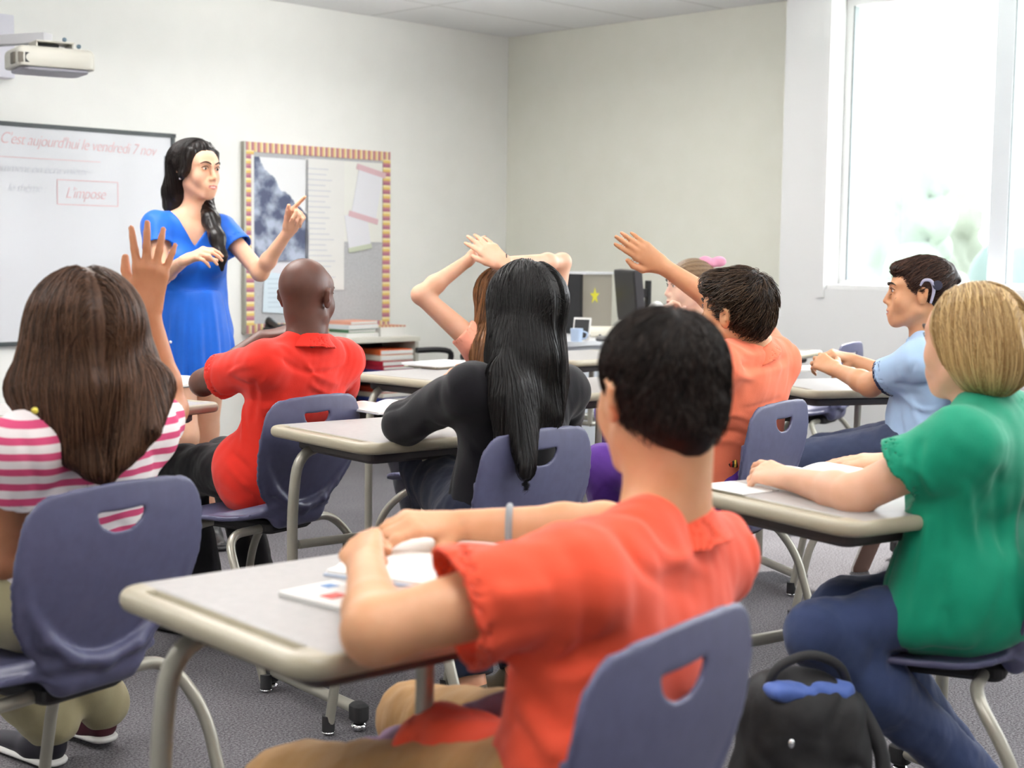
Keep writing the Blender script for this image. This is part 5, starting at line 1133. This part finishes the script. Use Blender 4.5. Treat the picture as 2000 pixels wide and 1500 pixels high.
# ================= the teacher
def teacher():
    P = person('woman in a bright blue knee-length dress with long black hair, standing and pointing')
    f = nrm(V3(.42, -.9, 0)); Y = 5.9; h = Head(at(385, 334, Y), (.80, -.60, -.06), sc=.95); N = at(380, 412, Y+.02)
    SR = at(303, 440, 5.84); SL = at(436, 448, 5.98); HP = at(376, 648, 5.93); EL = at(508, 532, 5.88); WL = at(566, 448, 5.76); ER = at(316, 540, 5.74); WR = at(362, 508, 5.55)
    B = SDF(); torso_sdf(B, N, SL, SR, HP, f, w=.86, rs=.047, waist=.088, hip=.11, chest=.095); head_sdf(B, h, jawr=.86); B.rc(h.p(0, -.02, -.05), N, .043, .044, .03)
    up = nrm((SL+SR)/2-HP)
    for s_ in (-1, 1): B.el((SL+SR)/2+nrm(SR-SL)*s_*.062-up*.14+f*.065, (.055, .05, .055), None, .04)
    arm_sdf(B, SL, EL, WL, (.038, .032, .030, .030, .020)); arm_sdf(B, SR, ER, WR, (.038, .032, .030, .030, .020))
    hand_sdf(B, WL, at(584, 412, 5.72)-WL, V3(-.1, .95, .1), thumb=1, sc=.95, curl=((.0, .0, .05), (1.15, 1.3, .8), (1.25, 1.3, .8), (1.3, 1.3, .8)), spread=-.35, th=(.35, .15, .1))
    hand_sdf(B, WR, V3(.75, -.45, .30), V3(-.2, -.55, .85), thumb=-1, sc=.95, curl=((.55, .5, .3), (.6, .55, .3), (.65, .6, .35), (.7, .6, .4)), spread=.15, th=(.5, .7, .25))
    KR = at(362, 850, 5.82); KL = at(402, 838, 5.98); AR = at(372, 1035, 5.90); AL = at(412, 1035, 6.02)
    lat = np.cross(f, ZZ); leg_sdf(B, HP+lat*.07-V3(0, 0, .02), KR, AR, (.080, .050, .047, .050, .032)); leg_sdf(B, HP-lat*.07-V3(0, 0, .02), KL, AL, (.080, .050, .047, .050, .032))
    B.obj('body', [SK['light'], M['lip']], P, .004, face_mat(h)); face_parts(h, P)
    MB().rbox(h.p(0, .0985, -.0618), (.026*.95, .006, .0035), .0015, h.R).build('teeth', M['teeth'], P)
    # dress
    S = SDF(); torso_sdf(S, N-V3(0, 0, .03), SL, SR, HP, f, inf=.010, w=.87, rs=.050, waist=.088, hip=.112, chest=.097)
    for s_ in (-1, 1): S.el((SL+SR)/2+nrm(SR-SL)*s_*.062-up*.14+f*.067, (.060, .055, .060), None, .04)
    W_ = at(375, 566, 5.92); Hm = at(380, 738, 5.93)
    sleeve(S, SL, EL, .42, .054, .060, .03); sleeve(S, SR, ER, .42, .054, .060, .03)
    def skirt(Pt):
        q = Pt-W_; z = -q[..., 2]; L = W_[2]-Hm[2]; t = np.clip(z/L, 0, 1.05); th = np.arctan2(q[..., 1], q[..., 0]); r = .108+.052*np.sqrt(t)+.012*t
        r = r+.007*t*np.sin(th*15+1.2*np.sin(th*3))+.004*t*np.sin(th*27); cx = t*(Hm-W_)[0]; cy = t*(Hm-W_)[1]
        d = np.sqrt((q[..., 0]-cx)**2+((q[..., 1]-cy)*1.12)**2)-r; d = np.maximum(d, np.abs(z-L/2)-L/2)
        return np.maximum(d, -np.maximum(np.sqrt((q[..., 0]-cx)**2+((q[..., 1]-cy)*1.12)**2)-(r-.010), L-.05-z))
    S.fn(skirt, (W_[0]-.2, W_[1]-.2, Hm[2]-.01), (W_[0]+.2, W_[1]+.2, W_[2]+.01), k=.012)
    ch = (SL+SR)/2+f*.12                                     # V neckline
    V0 = at(386, 480, 5.80); A0 = at(333, 405, 5.84); B0 = at(425, 412, 5.95)
    def vneck(Pt):
        a, b, c = V0+f*.1, A0, B0; n1 = nrm(np.cross(b-V0, f)); n2 = nrm(np.cross(f, c-V0)); q = Pt-V0
        if np.dot(n1, c-V0) > 0: n1 = -n1
        if np.dot(n2, b-V0) > 0: n2 = -n2
        return np.maximum(np.maximum(q@n1, q@n2), -((Pt-(N-f*.045))@f))
    S.fn(vneck, at(320, 490, 5.7)-.02, at(440, 380, 6.0)+V3(.02, .02, .05), k=.004, sub=True)
    for x0, x1 in ((322, 345), (338, 356), (356, 368), (395, 392), (415, 404), (425, 418)): S.ridge([at(x0, 450, 5.72), at((x0+x1)/2, 505, 5.76), at(x1, 556, 5.80)], .006, .004)
    S.ridge([at(318, 566, 5.84), at(350, 568, 5.8), at(400, 568, 5.8), at(432, 566, 5.9)], .007, -.007); S.noise(7, .002)
    bm_ = cloth('bright_blue_dress_cloth', '0b5cc4', .5, var=.06); S.obj('blue_dress', bm_, P, .004)
    # hair
    H_ = SDF(); H_.el(h.p(0, -.030, .042), h.r(.086, .100, .090), h.R, .01); H_.el(h.p(0, .010, .090), h.r(.066, .052, .036), h.R, .02)
    H_.rc(h.p(.035, -.045, .03), at(347, 372, 5.92), .064, .050, .04, (f, 1.2)); H_.rc(at(347, 372, 5.92), at(340, 404, 5.92), .050, .040, .03, (f, 1.2)); H_.rc(at(328, 372, 5.93), at(324, 402, 5.93), .022, .014, .02)
    H_.rc(h.p(-.03, -.05, -.02), at(402, 405, 5.98), .06, .035, .03)
    H_.chain([at(402, 396, 5.93), at(412, 430, 5.87), at(424, 465, 5.82), at(432, 500, 5.80), at(434, 528, 5.80)], [.032, .032, .028, .020, .007], .03, (f, 1.5))
    H_.rc(h.p(.062, .035, .080), h.p(.084, .012, -.02), .016, .014, .02); H_.rc(h.p(-.062, .040, .075), h.p(-.080, .015, -.03), .015, .013, .02)
    hm = hairmat('glossy_black_hair', '0a0809', '2e2420', .3); G = SDF(); G.ops = H_.ops[:]; o = G.obj('hair', hm, P, .004); streak(o, h.p(0, -.02, 0), 24, .0022, lo=0, hi=.5)
    st = scalp(h, 1800, .02, -9, .03, .084, .1, .088, -.022, .04); part = h.p(-.02, .05, .12); xr = h.R[0]
    def flow(Q, i): s_ = ((Q-part)@xr)[:, None]; return -ZZ*min(1, .3+.25*i)+np.sign(s_)*xr*max(0, .8-.28*i)-h.R[1]*max(0, .7-.12*i)
    strands('hair_strands', H_, st, flow, hm, o, .011, 14, .0009, .0025, (0, .7), .2)
    MB().sphere(h.p(.086, -.004, -.036), .0045, 10).build('earring', M['chrome'], P, smooth=True)
    MB().sphere(at(333, 668, 5.72), .006, 8).build('button', M['paper'], P, smooth=True)
    for A in (AL, AR): shoe(P, V3(A[0], A[1], 0), V3(.4, -.9, 0), [M['black'], M['rubber']], .9)
teacher()
# ================================================================ THINGS ON AND AROUND THE DESKS
def open_book(c, rz, w, h, label, cols=('f3f1ec', 'e9e6df'), cover='c9d2dd', cat='book', th=.010, curl=.012, z=DZ, prints=()):
    """two page blocks that bulge at the spine; c centre on the desk, w page width, h page height"""
    t = empty('open_book', (c[0], c[1], z), R_(rz), label, cat); n = 14
    for sx in (-1, 1):
        vs = []; m = 2
        for i in range(n+1):
            u = i/n; zz = th+curl*math.sin(min(1, u*1.6)*math.pi)*(1-u*.4)*(u > 0); zz = .004+th*(1-.5*u)+curl*math.sin(math.pi*min(1, u*1.15+.02))
            for y in (-h/2, h/2): vs.append((sx*u*w, y, zz))
        for i in range(n+1):
            for y in (-h/2, h/2): vs.append((sx*(i/n)*w, y, .003))
        k = 2*(n+1); fs = []
        for i in range(n):
            a = 2*i; fs += [(a, a+2, a+3, a+1), (k+a, k+a+1, k+a+3, k+a+2), (a, k+a, k+a+2, a+2), (a+1, a+3, k+a+3, k+a+1)]
        fs += [(0, 1, k+1, k), (2*n, k+2*n, k+2*n+1, 2*n+1)]
        MB().add(vs, fs).build('page_block', flat('page_'+cols[0], cols[0], .75), t, smooth=True, angle=35)
    MB().box((0, 0, .002), (2*w+.008, h+.008, .003)).build('cover', flat('cover_'+cover, cover, .5), t)
    for (x, y, a, b, col) in prints: MB().box((x, y, .012+th), (a, b, .0012)).build('print_patch', flat('print_'+col, col, .6), t)
    return t
bk = atz(860, 1110, DZ)
open_book(bk[:2]+V3(.015, .02, 0)[:2], 62, .155, .235, 'open white textbook under the hands of the coral-shirted boy', cover='b8c6da')
wk = empty('workbook', tuple(atz(688, 1176, DZ)), R_(48), 'thin workbook with red and green pictures at the desk edge by his elbow', 'book')
MB().box((0, 0, .004), (.10, .19, .007)).build('cover', M['paper'], wk, bevel=.001)
for (x, y, a, b, c) in ((-.015, .02, .03, .025, 'd0564e'), (.02, -.03, .03, .03, 'a9b67a'), (-.02, -.06, .02, .02, 'd9c24a'), (.02, .07, .02, .02, '5f86b8')):
    MB().box((x, y, .0082), (a, b, .001)).build('picture', flat('pic_'+c, c), wk)
open_book((.69, 3.10), 33, .15, .22, 'open white textbook under the hands of the blonde girl', cover='cfd6da')
ns = empty('loose_paper', (.46, 2.99, DZ), R_(35), 'loose white sheet at the left edge of the blonde girl\'s desk', 'paper')
MB().box((0, 0, .0012), (.10, .14, .002)).build('sheet', M['paper'], ns)
open_book(atz(768, 800, DZ)[:2], 39, .12, .2, 'open white notebook beside the elbow of the black-haired girl', cover='d8d8dc', th=.006)
open_book(atz(360, 750, DZ)[:2], 60, .13, .2, 'open book on the desk of the boy in red', cover='55575c')
for i, (px, py, rz, col, nm, lab) in enumerate(((868, 716, 45, 'e9e2cf', 'cream', 'cream notebook lying under the white one on the notebook desk'), (862, 712, 52, 'f2f2f2', 'white', 'white notebook with a blue line on top of the cream notebook'))):
    o = empty('notebook', tuple(atz(px, py, DZ+.011*i)), R_(rz), lab, 'notebook')
    MB().box((0, 0, .005), (.27, .2, .010)).build('pages', flat('nb_'+nm, col), o, bevel=.002)
    if i == 0: MB().box((0, 0, .0005), (.274, .204, .001)).build('cover', flat('nb_cover', '6b5b4a'), o)
    else: MB().box((0, .02, .0105), (.14, .02, .001)).build('blue_line', flat('nb_blue', '6f83c8'), o)
nb = empty('notebook', tuple(atz(1600, 722, DZ)), R_(20), 'open pale notebook under the hands of the boy in light blue', 'notebook')
MB().box((0, 0, .005), (.30, .21, .009)).build('pages', M['paper'], nb, bevel=.002)
pn = atz(1668, 724, DZ); pen = empty('pen', tuple(pn), R_(-30), 'dark pen lying beside the notebook of the boy in light blue', 'pen')
MB().cyl((-.05, 0, .006), (.05, 0, .006), .005, .005, 12).build('barrel', flat('pen_dark', '39414d', .3), pen, smooth=True); MB().cyl((.05, 0, .006), (.062, 0, .006), .004, .001, 12).build('tip', M['chrome'], pen, smooth=True)

# ---------------- backpack on the floor by the blonde girl
bp = empty('backpack', tuple(at(1562, 1500, 2.62)[:2])+(0,), R_(12), 'black backpack with a blue lining standing on the floor beside the coral-shirted boy\'s chair', 'backpack')
S = SDF(); S.rc((0, 0, .13), (0, 0, .36), .125, .095, .05, ((0, 1, 0), 1.25)); S.rc((-.05, 0, .12), (-.045, 0, .38), .10, .075, .05, ((0, 1, 0), 1.1)); S.rc((.05, 0, .12), (.045, 0, .36), .10, .075, .05, ((0, 1, 0), 1.1))
S.cut((0, 0, .012), (0, 0, -1)); S.ridge([(-.13, -.10, .33), (-.05, -.12, .24), (.02, -.12, .16), (.03, -.12, .05)], .008, .006); S.ridge([(-.02, -.12, .34), (.05, -.12, .30), (.12, -.08, .27)], .008, -.006); S.noise(6, .005); S.crease(3.4, .006, None, 3)
bf = tex_noise(mat('backpack_nylon', srgb('1f1e20'), .6, spec=.35), 30, srgb('191819'), srgb('262527'), bump=.4, bdist=.001, bscale=500)
S.obj('bag_body', bf, bp, .005)
S = SDF(); S.rc((-.05, -.105, .10), (.03, -.105, .11), .075, .07, .04, ((0, 1, 0), 2.0)); S.crease(4, .004, None, 1); S.obj('front_pocket', bf, bp, .005)
S = SDF(); S.rc((-.06, -.04, .435), (.06, -.02, .425), .03, .03, .02, ((0, 0, 1), 1.6)); S.noise(16, .004); S.obj('blue_lining', cloth('blue_nylon', '4a63a8', .5), bp, .005)
MB().tube([(-.075, -.02, .43), (-.06, -.03, .475), (.0, -.03, .495), (.06, -.02, .47), (.09, 0, .42)], .009, 10).build('carry_handle', M['rubber'], bp, smooth=True)
MB().tube([(-.02, -.128, .205), (.03, -.132, .20), (.075, -.11, .19)], .004, 8).build('zip', flat('dark_zip', '3c3c40', .4), bp, smooth=True)
for p in ((.03, -.136, .195), (.034, -.13, .16), (-.06, -.10, .36)): MB().sphere(p, (.006, .004, .009), 10).build('zip_pull', M['chrome'], bp, smooth=True)
MB().tube([(.11, .02, .40), (.15, -.02, .30), (.145, -.03, .15), (.12, 0, .06)], .014, 10).build('shoulder_strap', M['rubber'], bp, smooth=True)
# ---------------- the teacher's desk along the beige wall, with its equipment
td = rempty('teacher_desk', 'long white office desk against the beige wall in the corner', 'desk')
MB().box((-1.05, -1.64, .725), (1.12, .72, .03)).build('desktop', flat('white_top', 'e2e3e6', .35), td, bevel=.004)
for v in (-1.34, -1.93): MB().box((-1.33, v, .355), (.44, .025, .71)).build('side_panel', M['light_panel'], td, bevel=.002)
MB().box((-1.12, -1.635, .45), (.02, .56, .5)).build('back_panel', M['light_panel'], td)
dr = MB().box((-.72, -1.75, .355), (.42, .40, .70)).build('drawer_pedestal', M['light_panel'], td, bevel=.003)
for z in (.17, .38, .58):
    MB().box((-.72, -1.955, z), (.40, .015, .19)).build('drawer_front', flat('drawer_grey', 'bcc2ca', .4), dr, bevel=.002)
def on_desk(px, py, Y): p = at(px, py, Y); return V3(p[0], p[1], .74)
tw = empty('computer_tower', tuple(on_desk(1140, 640, 8.75)), R_(-38), 'grey computer tower with a black front on the teacher\'s desk', 'computer')
MB().box((.0, 0, .175), (.19, .30, .34)).build('case', M['grey_plastic'], tw, bevel=.004)
MB().box((-.0, -.158, .175), (.192, .02, .345)).build('front_panel', M['black'], tw, bevel=.004)
for z in (.06, .13, .20): MB().cyl((-.05, -.168, z), (-.05, -.172, z), .014).build('button', flat('silver_button', 'b9bcc0', .3), tw, smooth=True)
MB().box((.01, 0, .353), (.22, .30, .014)).build('top_tray', flat('white_top', 'e2e3e6'), tw)
st_ = MB(); pts = [(.05*(1 if i % 2 == 0 else .42)*math.sin(i*math.pi/5), .05*(1 if i % 2 == 0 else .42)*math.cos(i*math.pi/5)) for i in range(10)]
st_.add([(.0965, y-.03, z+.22) for y, z in pts]+[(.0975, y-.03, z+.22) for y, z in pts], [tuple(range(10)), tuple(range(10, 20))]+[(i, (i+1) % 10, 10+(i+1) % 10, 10+i) for i in range(10)])
st_.build('star_sticker', flat('star_yellow', 'e4dc3a', .5), tw)
tb = empty('tablet', tuple(on_desk(1136, 662, 8.0)), R_(-25), 'small white-framed tablet standing on the teacher\'s desk', 'tablet')
a = R_(-12); ax = [(1, 0, 0), (0, math.cos(a), math.sin(a)), (0, -math.sin(a), math.cos(a))]
MB().box((0, 0, .062), (.10, .008, .12), ax).build('frame', M['paper'], tb, bevel=.002); MB().box((0, -.0052, .062), (.084, .002, .10), ax).build('screen', M['black'], tb); MB().box((0, .035, .03), (.05, .06, .006), ax).build('stand', M['black'], tb)
pr = empty('paper_roll', tuple(on_desk(1182, 650, 8.3)), R_(8), 'roll of cream paper lying on the teacher\'s desk', 'paper roll')
rl = MB(); n = 24
for r0, r1, x in ((.012, .031, -.13), (.012, .031, .13)): pass
S = SDF(); S.rc((-.13, 0, .031), (.13, 0, .031), .031, .031, 0, cap=0., cap0=0.); S.rc((-.2, 0, .031), (.2, 0, .031), .013, .013, 0, sub=True); S.obj('roll', flat('cream_roll', 'ece8d8', .7), pr, .003)
ms = empty('mouse', tuple(on_desk(1176, 664, 7.9)), R_(20), 'grey computer mouse on the teacher\'s desk', 'mouse'); S = SDF(); S.el((0, 0, .012), (.032, .055, .02)); S.cut((0, 0, .001), (0, 0, -1)); S.obj('shell', flat('mouse_grey', '6f6e6e', .4), ms, .003); MB().cyl((-.004, .03, .0305), (.004, .03, .0305), .006).build('wheel', M['black'], ms)
cb = empty('mug', tuple(on_desk(1126, 668, 7.85)), 0, 'small pale blue cup on the teacher\'s desk in front of the tower', 'cup')
MB().cyl((0, 0, 0), (0, 0, .07), .03, .034).build('cup', flat('cup_blue', 'b9cde8', .3), cb, smooth=True); MB().tube([(.032, 0, .055), (.055, 0, .045), (.05, 0, .02), (.03, 0, .015)], .004, 8).build('handle', flat('cup_blue', 'b9cde8'), cb, smooth=True)
mn = empty('monitor', tuple(on_desk(1236, 610, 8.3)), R_(-80), 'black flat monitor turned edge-on on the teacher\'s desk', 'monitor')
a = R_(6); ax = [(1, 0, 0), (0, math.cos(a), math.sin(a)), (0, -math.sin(a), math.cos(a))]
MB().box((0, -.02, .235), (.46, .045, .29), ax).build('display', flat('monitor_black', '38363a', .45), mn, bevel=.006); MB().box((0, -.046, .235), (.43, .003, .26), ax).build('screen', M['black'], mn)
MB().box((0, .085, .17), (.07, .02, .30)).box((0, .05, .25), (.06, .08, .05)).build('stand', M['black'], mn, bevel=.004); MB().rbox((0, .04, .008), (.24, .2, .016), .05).build('foot', M['black'], mn)
tc__ = empty('tape_dispenser', tuple(on_desk(1282, 605, 8.2)), R_(10), 'small white and yellow gadget beside the monitor', 'gadget')
S = SDF(); S.el((0, 0, .14), (.05, .04, .07), None, .02); S.rc((0, 0, .02), (0, 0, .1), .03, .035, .02); S.obj('body', M['paper'], tc__, .004); MB().box((-.02, -.045, .10), (.03, .01, .04)).build('label_patch', flat('yellow_patch', 'e3cf55'), tc__)
# office chair and waste bin behind the girl with her hands on her head
oc = empty('office_chair', tuple(at(905, 700, 7.9)[:2])+(0,), R_(-60), 'black swivel office chair by the corner, mostly hidden behind the pupils', 'chair')
S = SDF(); S.rc((-.15, .2, .62), (.15, .2, .62), .14, .14, .04, ((0, 1, 0), 4)); S.rc((-.14, .2, .88), (.14, .2, .88), .10, .10, .04, ((0, 1, 0), 4)); S.obj('backrest', flat('mesh_black', '2b2b2d', .7), oc, .008)
S = SDF(); S.rc((-.1, 0, .47), (.1, 0, .47), .2, .2, .04, ((0, 0, 1), 5)); S.obj('seat', M['rubber'], oc, .008)
MB().tube([(0, .15, .47), (0, .24, .5), (0, .23, .62)], .02).build('back_bar', M['black'], oc, smooth=True); MB().cyl((0, 0, .08), (0, 0, .44), .03).build('gas_column', M['black'], oc, smooth=True)
for sx in (-1, 1): MB().tube([(sx*.22, .05, .47), (sx*.27, .05, .56), (sx*.26, .05, .66), (sx*.26, -.15, .67)], .016).build('armrest', M['black'], oc, smooth=True)
for i in range(5):
    q = i*1.2566; MB().tube([(0, 0, .10), (.28*math.cos(q), .28*math.sin(q), .06)], .018, 10, sub=1).sphere((.28*math.cos(q), .28*math.sin(q), .03), .03, 10).build('caster_arm', M['black'], oc, smooth=True)
wbn = empty('waste_bin', tuple(at(872, 700, 8.6)[:2])+(0,), 0, 'pale green-grey waste bin near the corner behind the notebook desk', 'bin')
bn = MB(); n = 24
prof = [(.11, 0), (.125, .34), (.132, .35), (.120, .35), (.105, .012)]
vs = [(r*math.cos(2*math.pi*i/n), r*math.sin(2*math.pi*i/n), z) for r, z in prof for i in range(n)]; fs = [(k*n+i, k*n+(i+1) % n, (k+1)*n+(i+1) % n, (k+1)*n+i) for k in range(len(prof)-1) for i in range(n)]+[tuple(range(n-1, -1, -1)), tuple(range(4*n, 5*n))]
bn.add(vs, fs).build('bin_shell', flat('sage_grey', 'a5ab9c', .5), wbn, smooth=True)
wbn.scale = (1.1, 1.1, 1.2)
# ================================================================ LIGHT AND CAMERA
w = bpy.data.worlds.new('World'); scene.world = w; w.use_nodes = True
bg = w.node_tree.nodes['Background']; bg.inputs['Color'].default_value = (.93, .97, 1, 1); bg.inputs['Strength'].default_value = 8.
sun = bpy.data.lights.new('sun', 'SUN'); sun.energy = 9; sun.angle = R_(.7); sun.color = (1, .96, .9)
so = bpy.data.objects.new('sun', sun); COL.objects.link(so)
sd = nrm(-UU*math.cos(R_(42))*1.0+VV*(-.25)-ZZ*math.sin(R_(42)))
so.rotation_euler = Vector(sd).to_track_quat('-Z', 'Y').to_euler()
for (u, v, s, e) in ((-1.8, -1.8, 1.2, 18), (-4.6, -1.8, 1.2, 20), (-7.6, -1.8, 1.2, 20), (-1.8, -4.8, 1.2, 22), (-4.6, -4.8, 1.2, 30), (-7.6, -4.8, 1.2, 30), (-3.2, -7.6, 1.2, 30), (-6.2, -7.6, 1.2, 20), (-6.2, -9.8, 1.2, 8)):  # unseen area lights under the ceiling, added to raise the room's brightness
    L = bpy.data.lights.new('ceiling_fill', 'AREA'); L.shape = 'RECTANGLE'; L.size = .6; L.size_y = 1.2; L.energy = e*.26; L.color = (1, .97, .92)
    o = bpy.data.objects.new('ceiling_fill', L); COL.objects.link(o); o.location = tuple(room(u, v, H-.02)); o.rotation_euler = (0, 0, R_(45))
bpy.context.view_layer.update(); dg = bpy.context.evaluated_depsgraph_get()
for o in [o for o in scene.objects if o.type == 'FONT']:      # handwriting becomes ordinary mesh
    me = bpy.data.meshes.new_from_object(o.evaluated_get(dg)); n = bpy.data.objects.new('handwriting_line', me); COL.objects.link(n); n.parent = o.parent
    n.matrix_local = o.matrix_local.copy(); me.materials.clear(); me.materials.append(o.data.materials[0]); bpy.data.objects.remove(o)
for (u, v, e) in ((-2.2, -1.9, 24), (-4.6, -2.8, 44), (-7.2, -3.0, 44), (-3.8, -6.6, 34), (-6.4, -6.6, 26), (-6.2, -9.6, 14)):     # added fill lights without fixtures, aimed up to brighten ceiling and walls
    L = bpy.data.lights.new('fill_uplight', 'AREA'); L.shape = 'RECTANGLE'; L.size = .3; L.size_y = 1.4; L.energy = e*1.45; L.color = (1, .98, .95)
    o = bpy.data.objects.new('fill_uplight', L); COL.objects.link(o); o.location = tuple(room(u, v, H-.32)); o.rotation_euler = (math.pi, 0, R_(45))
cam = bpy.data.cameras.new('camera'); co = bpy.data.objects.new('camera', cam); COL.objects.link(co); scene.camera = co
cam.sensor_fit = 'HORIZONTAL'; cam.sensor_width = 36; cam.lens = FPX/2000*36
F_ = Vector((0, math.cos(PITCH), -math.sin(PITCH))); Uc = Vector((0, math.sin(PITCH), math.cos(PITCH))); Rc = Vector((1, 0, 0))
r = math.atan(ROLL); Rr = Rc*math.cos(r)+Uc*math.sin(r)*1; Ur = -Rc*math.sin(r)*1+Uc*math.cos(r)
co.matrix_world = Matrix(((Rr.x, Ur.x, -F_.x, 0), (Rr.y, Ur.y, -F_.y, 0), (Rr.z, Ur.z, -F_.z, EYE), (0, 0, 0, 1)))
cam.dof.use_dof = True; cam.dof.focus_distance = 4.1; cam.dof.aperture_fstop = 4.5; cam.clip_start = .05
scene.view_settings.view_transform = 'Standard'; scene.view_settings.look = 'None'; scene.view_settings.exposure = .42; scene.view_settings.gamma = 1
scene.view_settings.use_curve_mapping = False
